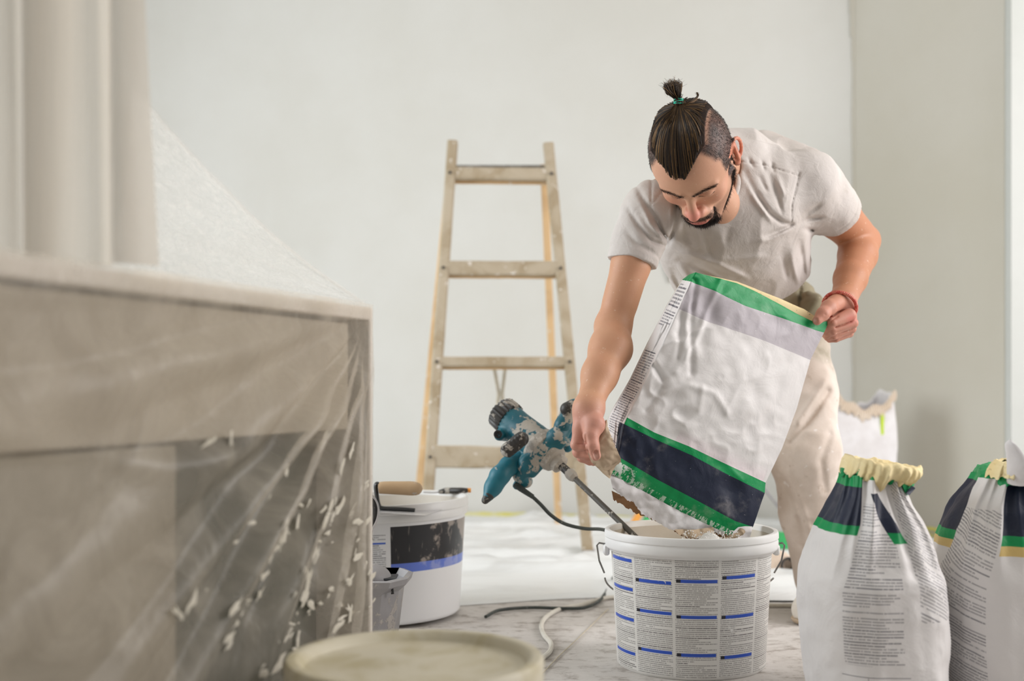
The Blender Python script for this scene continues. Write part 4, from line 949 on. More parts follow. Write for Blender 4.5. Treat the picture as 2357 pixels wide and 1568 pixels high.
# back panel, cream inside showing above the front edge
Gb = G.copy(); lift = np.clip(1-VV*9, 0, 1)*np.clip((s0-.02)*6, 0, 1); bulge = np.interp(s0, [0, .25, .45, .62, .8, .93, 1], [0, 3, 6, 12, 17, 11, 0]); Gb[..., 1] -= lift*bulge; Gb[..., 0] += lift*bulge*.35
Yb_ = Yf+.012+.055*np.sin(np.clip((SS+1)/2, 0, 1)*PI)*np.clip(1.25-VV, .3, 1); Gb[:, NG:, 0] -= 2*np.linspace(0, 1, NC)[None]
V = np.stack([(Gb[..., 0].ravel()-CX)/F*Yb_.ravel(), Yb_.ravel(), ZC+(HY-Gb[..., 1].ravel())/F*Yb_.ravel()], 1)
M['cream_print'] = stained(s2l(240, 220, 172), s2l(232, 210, 160), 20., s2l(60, 70, 60), name='cream_printed_paper', rough=.7, bs=.4, bscale=40.)
link('back_panel', mesh('back_panel', V, grid_faces(NR, NC+NG)), M['cream_print'], bag)
def strip_surf(name, L, R, Ya, Yb2, mat, parent, n=60, m=24, amp=.004, seed=0, jag=0., thick=.0012, curl=0., fr=26):
    L = resample(L, n); R = resample(R, n); r_ = np.random.default_rng(seed); jg = np.repeat(r_.normal(0, 1, n//2+1), 2)[:n]*jag
    V = []
    for i in range(n):
        for j in range(m):
            t = j/(m-1); p = L[i]+(R[i]-L[i])*t; p = p+(R[i]-L[i])/(np.linalg.norm(R[i]-L[i])+1e-6)*jg[i]*(t > .9)
            Yq = Ya+(Yb2-Ya)*t-curl*math.sin(t*PI)
            if callable(Ya): pass
            V.append(P(p[0], p[1], Yq))
    V = np.array(V); V[:, 1] += amp*vnoise(V, fr, seed, 3)*2+amp*(1-2*np.abs(vnoise(V, fr*1.6, seed+1, 2)))
    Fc = grid_faces(n, m); V2 = V+[0, thick, 0]; k = len(V)
    return link(name, mesh(name, np.vstack([V, V2]), np.vstack([Fc, Fc[:, ::-1]+k])), mat, parent)
def torn(name, up, lo, yl, yr, mat, seed, dy=0., **kw):       # depth follows the sack from left to right
    n = kw.get('n', 90); m = 20; L = resample(up, n); R = resample(lo, n); r_ = np.random.default_rng(seed); jg = r_.normal(0, kw.get('jag', 1.6), n); V = []
    for i in range(n):
        Y0 = yl+(yr-yl)*i/(n-1)
        for j in range(m):
            t = j/(m-1); p = L[i]+(R[i]-L[i])*t+np.array([0, jg[i]])*(t > .92); V.append(P(p[0], p[1], Y0+dy*t-kw.get('curl', 0)*math.sin(t*PI)))
    V = np.array(V); a = kw.get('amp', .004); V[:, 1] += a*2*vnoise(V, 24, seed, 3)+a*(1-2*np.abs(vnoise(V, 40, seed+1, 2)))
    Fc = grid_faces(n, m); k = len(V); return link(name, mesh(name, np.vstack([V, V+[0, .0012, 0]]), np.vstack([Fc, Fc[:, ::-1]+k])), mat, bag)
yL, yR = 2.335, 2.43
torn('kraft_layer', [(1408, 1130), (1450, 1150), (1560, 1190), (1640, 1205), (1700, 1222)], [(1412, 1150), (1440, 1168), (1478, 1187), (1540, 1212), (1562, 1232), (1600, 1243), (1650, 1240), (1720, 1238)], yL+.022, yR+.012, M['kraft_dark'], 21, .02, jag=1.8)
torn('torn_liner', [(1402, 1086), (1462, 1120), (1540, 1164), (1618, 1203), (1668, 1226)], [(1411, 1128), (1432, 1142), (1458, 1158), (1480, 1186), (1520, 1206), (1552, 1221), (1598, 1222), (1640, 1216), (1645, 1226), (1668, 1236)], yL-.001, yR-.018, M['paper_torn'], 22, .006)
torn('kraft_lip', [(1552, 1219), (1600, 1220), (1643, 1214)], [(1564, 1232), (1600, 1240), (1646, 1236)], 2.375, 2.395, M['kraft'], 23, -.004, n=40, jag=1.5)
torn('curled_lip', [(1688, 1224), (1700, 1214), (1716, 1212), (1733, 1213)], [(1680, 1240), (1702, 1246), (1716, 1244), (1727, 1240)], 2.405, 2.42, M['paper_torn'], 25, -.004, n=30, jag=1.)
MB().tube(catmull([P(1668, 1240, 2.385), P(1684, 1236, 2.383), P(1700, 1230, 2.385), P(1708, 1222, 2.39)], 16), [.004]*4+[.007]*8+[.0095]*4, 14, cap=False, sq=(1, .7)).build('kraft_curl', M['kraft'], bag)
fl_ = lambda x, y: (1300+x/7.84, 900+y/7.84)
strip_surf('kraft_flap', [fl_(745, 520), fl_(650, 680), fl_(560, 850), fl_(480, 1000), fl_(420, 1130), fl_(480, 1290), fl_(600, 1400), fl_(700, 1500), fl_(800, 1580)], [fl_(765, 530), fl_(790, 700), fl_(860, 880), fl_(915, 1010), fl_(960, 1090), fl_(1012, 1220), fl_(1010, 1285), fl_(900, 1380), fl_(815, 1580)], 2.300, 2.288, M['kraft'], bag, 70, 30, .0022, 31, jag=.8, curl=.010, fr=40)
strip_surf('flap_fold', [fl_(690, 1400), fl_(800, 1370), fl_(900, 1325), fl_(1010, 1235)], [fl_(715, 1450), fl_(830, 1420), fl_(930, 1350), fl_(1015, 1285)], 2.283, 2.281, M['kraft'], bag, 30, 10, .001, 33, jag=.5)
# falling powder lumps at the mouth of the sack
rl = np.random.default_rng(8); ic = MB()
for k in range(170):
    px, py = rl.uniform(1570, 1700), rl.uniform(1222, 1246); c_ = P(px, py, 2.36+rl.uniform(-.01, .03)); r_ = rl.uniform(.0005, .0020)
    n_ = 7; V = []
    for i in range(5):
        a_ = PI*i/4; V.append(c_+r_*(1+.3*rl.normal(0, .3))*np.stack([np.sin(a_)*np.cos(np.arange(n_)/n_*2*PI), np.sin(a_)*np.sin(np.arange(n_)/n_*2*PI), np.full(n_, np.cos(a_))], 1)*rl.uniform(.7, 1.2, (n_, 1)))
    ic.add(np.concatenate(V), grid_faces(5, n_, True))
o = ic.build('plaster_lump', M['powder'], bag, sharp=False); o['kind'] = 'stuff'

# ---------------------------------------------------------------- the worker
HS = 1.03; HR = np.array([[.92, .132, -.368], [-.391, .332, -.859], [.009, .934, .357]])
u_, _s, v_ = np.linalg.svd(HR); HR = u_@v_
HC = P(1597.6, 364.7, 2.38)
def H(x, y, z): return HC+HS*HR@np.array([x, y, z])
def toH(p): return (p-HC)@HR/HS
sL, eL, wL = P(1862, 428, 2.62), P(1984, 556, 2.78), P(1942, 692, 2.57)
sR, eR, wR = P(1488, 482, 2.50), P(1412, 752, 2.46), P(1354, 942, 2.31)
neckb = np.array([.452, 2.60, 1.035]); pel = P(1700, 705, 2.96)
HRl = lambda rx, ry, rz: HR@np.array(Euler((rx, ry, rz)).to_matrix())
fh = Field(np.minimum(H(0, 0, 0)-.20, [0, 2.2, .80]), H(0, 0, 0)+[.24, .30, .17], .0018)
def he(c, r, k=.01, op='u', e=(0, 0, 0)): fh.ell(H(*c), np.array(r)*HS, HRl(*e), k, op)
def hc(a, b, ra, rb, k=.01, op='u'): fh.cone(H(*a), H(*b), ra*HS, rb*HS, k, op)
he((0, .002, .035), (.079, .086, .090)); he((0, -.030, .030), (.066, .064, .070), .02)
he((0, -.026, -.036), (.060, .060, .076), .02)
hc((0, -.074, -.100), (0, -.058, -.086), .020, .026, .018)
for s_ in (-1, 1):
    hc((s_*.056, .002, -.050), (s_*.022, -.068, -.099), .014, .016, .018)
    he((s_*.040, -.058, -.022), (.022, .022, .024), .018)
    hc((s_*.013, -.090, .020), (s_*.048, -.073, .021), .0075, .007, .012)
    he((s_*.031, -.100, .004), (.019, .017, .0125), .012, 's')
    he((s_*.031, -.0755, .003), (.0145, .0125, .0125), .004)                   # lowered eyelid over the eye
    hc((s_*.018, -.0862, -.001), (s_*.044, -.0795, -.001), .0012, .0012, .002, 's')
    he((s_*.0795, .014, -.004), (.0065, .018, .030), .006, 'u', (0, 0, s_*(.42 if s_ > 0 else .0)))
    he((s_*.0855, .012, -.004), (.0065, .0105, .018), .004, 's', (0, 0, s_*.42))
    fl_a = .42 if s_ > 0 else .0; t_ = np.linspace(-1.5, 3.7, 17)
    hel = [H(s_*(.0815+math.sin(fl_a)*yy_), .014+math.cos(fl_a)*yy_, -.002+zz_) for yy_, zz_ in ((.0175*math.cos(a), .030*math.sin(a)) for a in t_)]
    fh.chain(hel, [.0032]*17, .003)
    hc((s_*.078, .002, -.028), (s_*.079, .004, -.035), .007, .006, .006)
hc((0, -.087, .014), (0, -.105, -.028), .0075, .0100, .010); he((0, -.1085, -.035), (.0120, .0120, .0105), .006)
for s_ in (-1, 1):
    he((s_*.0125, -.098, -.0385), (.0085, .011, .008), .005); he((s_*.0075, -.1015, -.0455), (.0042, .0055, .004), .003, 's')
he((0, -.088, -.062), (.032, .018, .024), .014)
he((0, -.1005, -.0655), (.021, .0075, .0048), .004); he((0, -.0985, -.0755), (.018, .0075, .0058), .004)
hc((-.022, -.0985, -.0705), (.022, -.0985, -.0705), .0012, .0012, .002, 's'); hc((0, -.1055, -.0705), (0, -.1045, -.0705), .001, .001, .002, 's')
he((0, -.093, -.0865), (.016, .006, .004), .006, 's')
fh.cone(H(0, .045, -.045), neckb, .056*HS, .062, .02)
fh.cone(H(0, -.012, -.075), P(1652, 470, 2.52), .036, .05, .025)
fh.ell(P(1650, 450, 2.60), (.10, .08, .09), None, .03)
Vh, Qh = fh.polygonize(); Vh = smooth_mesh(Vh, Qh, 1, .4)
# arms with hands, each down to the fingers; and the trunk; all one mesh
def armfield(lo, hi, fn, res=.0018):
    f = Field(lo, hi, res); fn(f); return f.polygonize()
def J(f, l, r, k=.004): f.chain([P(*q) for q in l], r, k)
def creases(f, lines, ymax):
    def g_(p):
        px, py = proj(p); o_ = np.zeros(len(p))
        for pts_, dmm in lines: d_, t_ = segt(px, py, pts_); o_ -= dmm*.001*np.exp(-(d_/2.1)**2)*np.clip(np.minimum(t_, 1-t_)*5+.4, 0, 1)
        return o_*(p[:, 1] < ymax)
    f.displace(g_, .008)
def right_arm(f):
    f.chain([sR, sR*.55+eR*.45, eR], [.040, .0370, .034], .02)
    f.cone(sR*.5+eR*.5+[0, -.004, 0], sR*.2+eR*.8, .034, .030, .02)
    m1 = eR*.72+wR*.28; m2 = eR*.4+wR*.6
    f.chain([eR, m1+[.008, 0, 0], m2+[.002, 0, 0], wR], [.035, .0415, .034, .0245], .02)
    f.ell(eR+[-.012, .02, .0], (.022, .022, .026), None, .02)
    f.cone(P(1352, 940, 2.31), P(1340, 990, 2.305), .025, .018, .02); f.cone(P(1358, 945, 2.31), P(1352, 996, 2.335), .024, .018, .02)
    f.cone(P(1338, 985, 2.300), P(1345, 1000, 2.34), .0145, .013, .012)
    J(f, [(1356, 950, 2.300), (1367, 978, 2.283), (1360, 1002, 2.270), (1364, 1027, 2.262), (1371, 1049, 2.262)], [.020, .0205, .0142, .0118, .0102], .008)
    J(f, [(1335, 985, 2.298), (1327, 1024, 2.300), (1350, 1033, 2.318), (1366, 1034, 2.325)], [.0135, .0115, .0102, .0088])
    J(f, [(1338, 996, 2.312), (1331, 1041, 2.318), (1354, 1050, 2.330), (1368, 1050, 2.335)], [.0125, .0112, .0100, .0086])
    J(f, [(1344, 1000, 2.332), (1340, 1052, 2.338), (1358, 1060, 2.342), (1370, 1058, 2.345)], [.0120, .0106, .0096, .0084])
    J(f, [(1350, 1000, 2.350), (1352, 1056, 2.354), (1366, 1062, 2.354), (1374, 1058, 2.352)], [.0105, .0092, .0086, .0078])
    f.cone(P(1378, 962, 2.33), P(1381, 984, 2.335), .008, .009, .008)
    creases(f, [([(1327, 1022), (1338, 1022), (1351, 1020)], 1.8), ([(1334, 1038), (1344, 1039), (1356, 1038)], 1.8), ([(1343, 1056), (1358, 1058)], 1.2), ([(1348, 1000), (1350, 1020), (1355, 1042)], 2.2), ([(1360, 1027), (1369, 1024)], .7), ([(1361, 1031), (1370, 1029)], .6)], 2.37)
    f.cone(P(1371.5, 1043, 2.2525), P(1374, 1055, 2.2525), .0058, .0052, .0012, 's')
def left_arm(f):
    f.chain([sL, sL*.5+eL*.5, eL], [.056, .048, .040], .02)
    f.cone(sL*.55+eL*.45+[0, -.01, -.008], sL*.15+eL*.85+[0, -.006, -.004], .040, .036, .02)
    m1 = eL*.75+wL*.25; m2 = eL*.35+wL*.65
    f.chain([eL, m1+[.0, 0, 0], m2, wL], [.040, .0435, .036, .027], .012)
    f.ell(eL+[.020, .015, .006], (.020, .022, .022), None, .02)
    f.cone(P(1938, 694, 2.570), P(1950, 728, 2.562), .027, .020, .015); f.cone(P(1932, 698, 2.57), P(1950, 748, 2.575), .024, .017, .015)
    f.cone(P(1958, 736, 2.548), P(1955, 768, 2.575), .0115, .0095, .008)
    J(f, [(1930, 694, 2.55), (1908, 708, 2.508), (1894, 723, 2.488), (1881, 738, 2.478)], [.020, .0158, .0132, .0100], .008)
    J(f, [(1955, 726, 2.532), (1915, 744, 2.512), (1901, 760, 2.535), (1893, 757, 2.56)], [.0150, .0118, .0102, .0092], .0015)
    J(f, [(1963, 744, 2.542), (1917, 761, 2.526), (1904, 770, 2.545), (1895, 763, 2.565)], [.0120, .0104, .0096, .009], .0015)
    J(f, [(1960, 757, 2.555), (1919, 773, 2.541), (1906, 776, 2.555), (1898, 768, 2.57)], [.0108, .0092, .0088, .0084], .0015)
    J(f, [(1954, 767, 2.568), (1924, 780, 2.556), (1910, 781, 2.565), (1902, 772, 2.575)], [.0095, .0080, .0076, .0072], .0015)
    f.cone(P(1877, 736, 2.4685), P(1871.5, 740.5, 2.4685), .0052, .0048, .0012, 's')
    creases(f, [([(1962, 738), (1940, 748), (1914, 754)], 2.2), ([(1966, 753), (1940, 762), (1914, 768)], 2.0), ([(1962, 765), (1940, 773), (1916, 778)], 1.8), ([(1930, 728), (1918, 735), (1910, 742)], 2.2), ([(1897, 722), (1901, 726)], .8), ([(1908, 742), (1914, 748)], .8)], 2.60)
VR, QR = armfield(np.minimum(sR, wR)-[.09, .08, .16], np.maximum(sR, wR)+[.08, .08, .07], right_arm)
VL, QL = armfield([P(1860, 0, 2.5)[0]-.03, 2.42, P(0, 800, 2.5)[2]-.03], np.maximum(sL, eL)+[.08, .08, .07], left_arm)
def trunk(f):
    f.chain([neckb, (neckb+pel)/2, pel], [.07, .10, .10], .04); f.cone(sL, neckb, .05, .05, .03); f.cone(sR, neckb, .05, .05, .03)
    for a, b_, c_ in ((P(1790, 740, 2.98), P(1845, 1010, 2.86), P(1880, 1340, 2.92)), (P(1615, 740, 2.98), P(1635, 1010, 2.87), P(1655, 1345, 2.95))): f.chain([a, b_, c_], [.07, .05, .035], .02)
VT, QT = armfield([.1, 2.35, 0.0], [.95, 3.15, 1.15], trunk, .008)
SK = np.array(s2l(208, 160, 132)); SKA = np.array(s2l(202, 152, 120)); SKH = np.array(s2l(206, 150, 132))
q = toH(Vh); x, y, z = q.T; ax_ = np.abs(x)
C = np.tile(SK, (len(Vh), 1))
nz_ = vnoise(q, 220, 2, 2); nb = vnoise(q, 60, 5, 2)
def S_(v, a, b_): t = np.clip((v-a)/(b_-a), 0, 1); return t*t*(3-2*t)
def blend(C, m, c): m = np.clip(m, 0, 1)[:, None]; return C*(1-m)+np.array(c)*m
C = blend(C, np.exp(-(((x)/.02)**2+((y+.110)/.018)**2+((z+.034)/.02)**2))*.75, s2l(214, 118, 112))
C = blend(C, np.exp(-(((ax_-.045)/.022)**2+((z+.022)/.02)**2))*.3*(y < -.02), s2l(212, 124, 104))
C = blend(C, (ax_ > .076)*.55, s2l(214, 116, 92))
tE = np.degrees(np.arctan2(z-.035, -(y-.002)))
stub = S_(y+.006*nb, -.050, -.040)*S_(z+.006*nb, .006, .018)*(ax_ > .02)
stub = np.maximum(stub, S_(y, -.026, -.016)*S_(-y, -.006, .002)*S_(z, -.05, -.04))
stub = np.maximum(stub, S_(y+.006*nb, .020, .03)*S_(z, -.055, -.045)); stub = np.maximum(stub, S_(z, .055, .07)*S_(y, -.056, -.044))
stub = stub*(ax_ < .0775+.02*(z > .03))*(1-(ax_ > .0765)*(z < .03)*(y < .035))
wdt = np.where(x > 0, .045, .062)*np.clip((tE-21)/40, 0, 1)**.72; under = (ax_ < wdt+.002)*(tE > 23)*(z > 0)
part = np.exp(-((ax_-wdt-.004)/.0035)**2)*(tE > 60)*(tE < 130)*(x > 0)
C = blend(C, stub*(.93+.07*nz_)*(1-.55*part), s2l(48, 41, 40)); C = blend(C, under*1., s2l(30, 24, 22))
jaw = np.exp(-((seg2(y, z, [(-.005, -.042), (-.018, -.072), (-.05, -.098)]))/.011)**2)*(ax_ > .02)
beard = np.maximum.reduce([jaw*.9, S_(-z, .0845, .092)*S_(-y, .03, .045)*S_(-ax_, -.040, -.03)*(z > -.125), S_(-z, .0500, .0535)*S_(z, -.0650, -.0605)*S_(-y, .085, .089)*S_(-ax_, -.034, -.026)*.9,
    .75*np.exp(-((ax_-.029)/.0045)**2)*(z < -.055)*(z > -.095)*(y < -.06)])
beard = np.maximum(beard, .35*S_(-z, .055, .07)*S_(ax_, .02, .035)*(y < .0)*(z > -.12))
C = blend(C, beard*(.85+.25*nz_), s2l(44, 34, 32))
lip = np.exp(-(((z+.0705)/.0075)**4+(x/.0235)**4))*(y < -.088); C = blend(C, lip*.85, s2l(196, 88, 88))
brow = np.exp(-(seg2(ax_, z, [(.012, .0225), (.034, .0270), (.053, .0225)])/.0034)**2)*(y < -.05); C = blend(C, brow*(.6+.2*nz_), s2l(48, 34, 30))
lash = np.exp(-(seg2(ax_, z, [(.017, -.0015), (.031, -.0040), (.045, -.0010)])/.0016)**2)*(y < -.05); C = blend(C, lash*.95, s2l(30, 22, 22))
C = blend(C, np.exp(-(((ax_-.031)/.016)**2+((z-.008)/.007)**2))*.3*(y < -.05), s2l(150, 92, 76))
CRr = np.tile(SKA, (len(VR), 1)); hx, hy = proj(VR); CRr = blend(CRr, S_(hy, 900, 970), SKH); CRr = blend(CRr, np.exp(-(np.hypot(hx-1373, hy-1049)/6.)**2)*(VR[:, 1] < 2.258), s2l(232, 190, 174))
for sg in ([(1329, 1022), (1350, 1021)], [(1345, 1037), (1352, 1036)]): CRr = blend(CRr, np.exp(-(seg2(hx, hy, sg)/1.5)**2)*.5, s2l(150, 74, 60))
CLl = np.tile(np.array(s2l(186, 128, 94)), (len(VL), 1)); hx, hy = proj(VL); CLl = blend(CLl, S_(hy, 650, 715), s2l(196, 138, 118)); CLl = blend(CLl, np.exp(-(np.hypot(hx-1960, hy-735)/12.)**2)*.6, s2l(214, 112, 104)); CLl = blend(CLl, np.exp(-(np.hypot(hx-1875, hy-738)/5.)**2)*.7*(VL[:, 1] < 2.475), s2l(232, 190, 180))
Vb = np.concatenate([Vh, VR, VL, VT]); Qb = np.concatenate([Qh, QR+len(Vh), QL+len(Vh)+len(VR), QT+len(Vh)+len(VR)+len(VL)]); Cb = np.concatenate([C, CRr, CLl, np.tile(SK, (len(VT), 1))])
person = link('person', mesh('person', Vb, Qb, True, None, Cb), M['skin'])
prop(person, 'bearded man with a topknot in a grey t-shirt bending to tip a paper sack', 'person')
person['pose'] = 'bending'

# hair: cap, strands, topknot, stubble
def skull(p):            # distance to the scalp in head space
    def e(c, r):
        a = (p-np.array(c)); k0 = np.linalg.norm(a/np.array(r), axis=-1); k1 = np.linalg.norm(a/np.array(r)**2, axis=-1)+1e-9; return k0*(k0-1)/k1
    a, b_ = e((0, .002, .035), (.079, .086, .090)), e((0, -.030, .030), (.066, .064, .070)); h = np.clip(.5+.5*(a-b_)/.02, 0, 1); return a*(1-h)+b_*h-.02*h*(1-h)
TIE = np.array([0, .030, .121])
def fcap(p):
    s_ = p.shape[:-1]; q = toH(p.reshape(-1, 3)); x, y, z = q.T; t = np.degrees(np.arctan2(z-.035, -(y-.002)))
    w_ = np.where(x > 0, .046, .063)*np.clip((t-19)/40, 0.0001, 1)**.72; edge = np.abs(x)-w_
    phi = np.arctan2(x-TIE[0], -(y-TIE[1])); dT = np.hypot(x-TIE[0], y-TIE[1])
    th_ = .0065*np.clip(-edge/.012, 0, 1)**.5*np.clip((t-20)/10, 0, 1)+.0007*np.sin(phi*46+3*np.sin(phi*7))*np.clip(dT/.03, 0, 1)
    d = skull(q)-th_
    return (np.maximum(np.maximum(d, edge), (22-t)*.0015)).reshape(s_)*HS
fc = Field(H(0, 0, .05)-.13, H(0, 0, .05)+.13, .0018); fc.op(fcap, fc.lo, fc.lo+fc.n*fc.res, .001); 
V, Q = fc.polygonize(); q = toH(V); phi = np.arctan2(q[:, 0], -(q[:, 1]-TIE[1]))
m_ = S_(vnoise(np.stack([phi*1.2, phi*0+.3, q[:, 2]*1.5], 1), 9, 3, 3), .05, .5)*.55
hc_ = blend(np.tile(np.array(s2l(38, 29, 24)), (len(V), 1)), m_, s2l(92, 68, 44))
hair = link('hair', mesh('hair', V, Q, True, None, hc_), M['hair_base'], person)
rh = np.random.default_rng(12)
def hair_mesh(paths, rad, cols, name, parent, nside=3):
    Vs, Fs, Cs, n0 = [], [], [], 0
    for pth, r0, c in zip(paths, rad, cols):
        m = len(pth); T = np.gradient(pth, axis=0); T /= np.linalg.norm(T, axis=1)[:, None]+1e-12; u = np.cross(T, [0.3, .2, 1.]); u /= np.linalg.norm(u, axis=1)[:, None]+1e-12; v = np.cross(T, u)
        rr = r0*np.minimum(1, np.linspace(1.6, .15, m)); ring = []
        for k in range(nside):
            a = 2*PI*k/nside; ring.append(pth+rr[:, None]*(math.cos(a)*u+math.sin(a)*v))
        Vs.append(np.stack(ring, 1).reshape(-1, 3)); Fs.append(grid_faces(m, nside, True)+n0); Cs.append(np.tile(c, (m*nside, 1))); n0 += m*nside
    return link(name, mesh(name, np.concatenate(Vs), np.concatenate(Fs), True, None, np.concatenate(Cs)), M['hair'], parent)
hcol = lambda: np.array(s2l(34, 27, 24))*(1-(a := rh.random()**3.4))+np.array(s2l(142, 108, 66))*a
def surf(d, off):        # from the skull centre along d to the scalp
    c0 = np.array([0, .0, .035]); lo2, hi2 = np.zeros(len(d)), np.full(len(d), .16)
    for _ in range(16):
        mid = (lo2+hi2)/2; ins = skull(c0+d*mid[:, None]) < off; lo2 = np.where(ins, mid, lo2); hi2 = np.where(ins, hi2, mid)
    return c0+d*mid[:, None]
paths, rads, cols = [], [], []
for k in range(900):
    t = math.radians(22+rh.random()**1.3*120); sgn = rh.choice([-1, 1]); wv = (.046 if sgn > 0 else .063)*min(1, (math.degrees(t)-19)/40)**.72; xx = sgn*wv*rh.random()**.6
    p0 = np.array([xx, .002-.086*math.cos(t), .035+.09*math.sin(t)]); d0 = p0-np.array([0, 0, .035]); d0 /= np.linalg.norm(d0); d1 = TIE-np.array([0, 0, .035]); d1 /= np.linalg.norm(d1)
    tt = np.linspace(0, 1, 16)[:, None]; d = d0*(1-tt)+d1*tt+np.array([xx*.9, 0, 0])*np.sin(tt*PI)*1.6; d /= np.linalg.norm(d, axis=1)[:, None]
    sp_ = surf(d, .0075+.0015*rh.random())
    sp_ -= 0
    paths.append(HC+HS*sp_@HR.T); rads.append(rh.uniform(.0004, .0009)); cols.append(hcol())
tw = H(*TIE); tiep = P(1563, 233, tw[1])
for k in range(len(paths)): paths[k][-3:] += (tiep-paths[k][-1])*np.array([.3, .7, 1])[:, None]
hair_mesh(paths, rads, cols, 'hair_strands', hair)
# topknot: fan of looped strands above the tie and a curl to the right
paths, rads, cols = [], [], []
Yk = tiep[1]
for k in range(320):
    a = rh.normal(0, 1)*.5; b_ = rh.normal(0, .006); ex = rh.uniform(-1, 1)
    base = tiep+np.array([rh.normal(0, .0035), rh.normal(0, .0035), 0])
    mid1 = P(1553+ex*15, 212+rh.normal(0, 3), Yk+b_*2); top = P(1548+ex*21, 190+rh.normal(0, 4)+abs(ex)*8, Yk+b_*2.2); 
    if rh.random() < .6: end = P(1540+ex*8, 200+rh.normal(0, 6)+10, Yk+b_*2.2+.01)
    else: end = top+np.array([rh.normal(0, .006), 0, .008*rh.random()])
    paths.append(catmull([base-[0, 0, .008], base, mid1, top, end], 14)); rads.append(rh.uniform(.0006, .0011)); cols.append(hcol()*1.1)
for k in range(40):
    a = k/40*2*PI; jit = rh.normal(0, 1.1, 2); paths.append(catmull([tiep, P(1552, 222, Yk-.006), P(1536+jit[0], 216+jit[1], Yk-.01), P(1532+jit[0], 205+jit[1], Yk-.01), P(1540+jit[0], 196, Yk-.006), P(1552, 205, Yk)], 16)); rads.append(.0008); cols.append(hcol())
for k in range(70):
    j = rh.normal(0, 1.6, 2); paths.append(catmull([P(1572, 246, Yk-.004), P(1586, 236+j[1]*.7, Yk-.004), P(1598+j[0]*.5, 231+j[1], Yk), P(1606+j[0]*.5, 222+j[1]*.6, Yk+.004), P(1604+j[0], 213+j[1]*.4, Yk+.004)], 14)); rads.append(rh.uniform(.0006, .001)); cols.append(hcol()*1.3)
for k in range(50):
    paths.append(catmull([tiep+[rh.normal(0, .004), 0, -.016], tiep+[rh.normal(0, .003), 0, 0], tiep+[rh.normal(0, .003), 0, .014]], 6)); rads.append(.0014); cols.append(hcol()*.8)
tk = hair_mesh(paths, rads, cols, 'topknot', hair)
tm = MB()
for k in range(4):
    n_ = 30; a = np.arange(n_+1)/n_*2*PI; tm.tube(np.stack([tiep[0]-.001+.0088*np.cos(a), tiep[1]+.0088*np.sin(a), tiep[2]-.004+k*.0028+.0015*np.sin(a+k*1.7)], 1), .0011, 6)
tm.build('hair_tie', M['tie'], person)
# short hairs: shaved sides, beard, moustache, brows
nrm_v = np.zeros_like(Vh); fn_ = np.cross(Vh[Qh[:, 2]]-Vh[Qh[:, 0]], Vh[Qh[:, 3]]-Vh[Qh[:, 1]])
for k in range(4):
    for d in range(3): nrm_v[:, d] += np.bincount(Qh[:, k], fn_[:, d], len(Vh))
nrm_v /= np.linalg.norm(nrm_v, axis=1)[:, None]+1e-12
def fuzz(name, mask, n, L, r, down, colfn, parent=person, m=4):
    wgt = np.clip(mask, 0, 1)**1.5; wgt[wgt < .25] = 0; idx = rh.choice(len(Vh), n, p=wgt/wgt.sum()); P0 = Vh[idx]+rh.normal(0, .0008, (n, 3)); N = nrm_v[idx]; dr_ = down-N*(N@down)[:, None]; dr_ /= np.linalg.norm(dr_, axis=1)[:, None]+1e-9
    Ls = L*rh.uniform(.6, 1.3, n); J_ = rh.normal(0, .25, (n, 3)); D = N*.45+dr_*.8+J_; t = np.linspace(0, 1, m)
    paths = [P0[i]-N[i]*.0006+D[i]*Ls[i]*t[:, None] for i in range(n)]; return hair_mesh(paths, [r]*n, [colfn() for _ in range(n)], name, parent)
dn = HR@np.array([0, -.25, -1.])
fuzz('side_hair', stub*(1-under), 12000, .0032, .00022, dn, lambda: np.array(s2l(50, 42, 40))*rh.uniform(.6, 1.4))
fuzz('beard', np.where(z < -.045, beard, 0)*(1-(z > -.07)*(ax_ < .036)*(y < -.08)), 7500, .0085, .00030, dn, lambda: np.array(s2l(40, 31, 29))*rh.uniform(.6, 1.4))
fuzz('moustache', np.where((z > -.0655) & (z < -.048) & (y < -.08), beard, 0), 600, .0038, .00026, HR@np.array([0, -.1, -1.]), lambda: np.array(s2l(46, 36, 32))*rh.uniform(.7, 1.3))
fuzz('eyebrows', brow, 650, .005, .00024, HR@np.array([.9, 0, .1]), lambda: np.array(s2l(44, 32, 28))*rh.uniform(.7, 1.3))

# t-shirt
fs = Field([.17, 2.33, .66], [.87, 3.14, 1.24], .0029)
tsp = (pel-neckb)/np.linalg.norm(pel-neckb); lat = sL-sR; lat -= tsp*(lat@tsp); lat /= np.linalg.norm(lat); nfr = np.cross(tsp, lat)
if nfr[2] > 0: nfr = -nfr
RT = np.stack([lat, tsp, nfr], 1)
mid = (sL+sR)/2
def fr_(a, b_, c_): return mid+lat*a+tsp*b_+nfr*c_
fs.ell(fr_(.0, .12, -.005), (.178, .18, .125), RT, .05)
fs.ell(fr_(.045, .08, -.085), (.125, .16, .085), RT, .06)
fs.ell(fr_(.005, .29, .0), (.155, .21, .118), RT, .06)
fs.ell(fr_(.0, .42, .01), (.155, .14, .120), RT, .05)
fs.cone(fr_(0, .30, .02), pel+[-.01, -.03, -.03], .12, .135, .05)
fs.cone(sR+[.02, .01, 0], sL+[-.02, .01, 0], .054, .068, .04); fs.cone(P(1755, 378, 2.74), P(1845, 400, 2.68), .075, .058, .04)
fs.cone(neckb+[-.02, 0, 0], neckb+[.03, .04, 0], .075, .085, .04)
endR = sR*.55+eR*.45; endL = sL*.50+eL*.50
aR = (eR-sR)/np.linalg.norm(eR-sR); aL = (eL-sL)/np.linalg.norm(eL-sL)
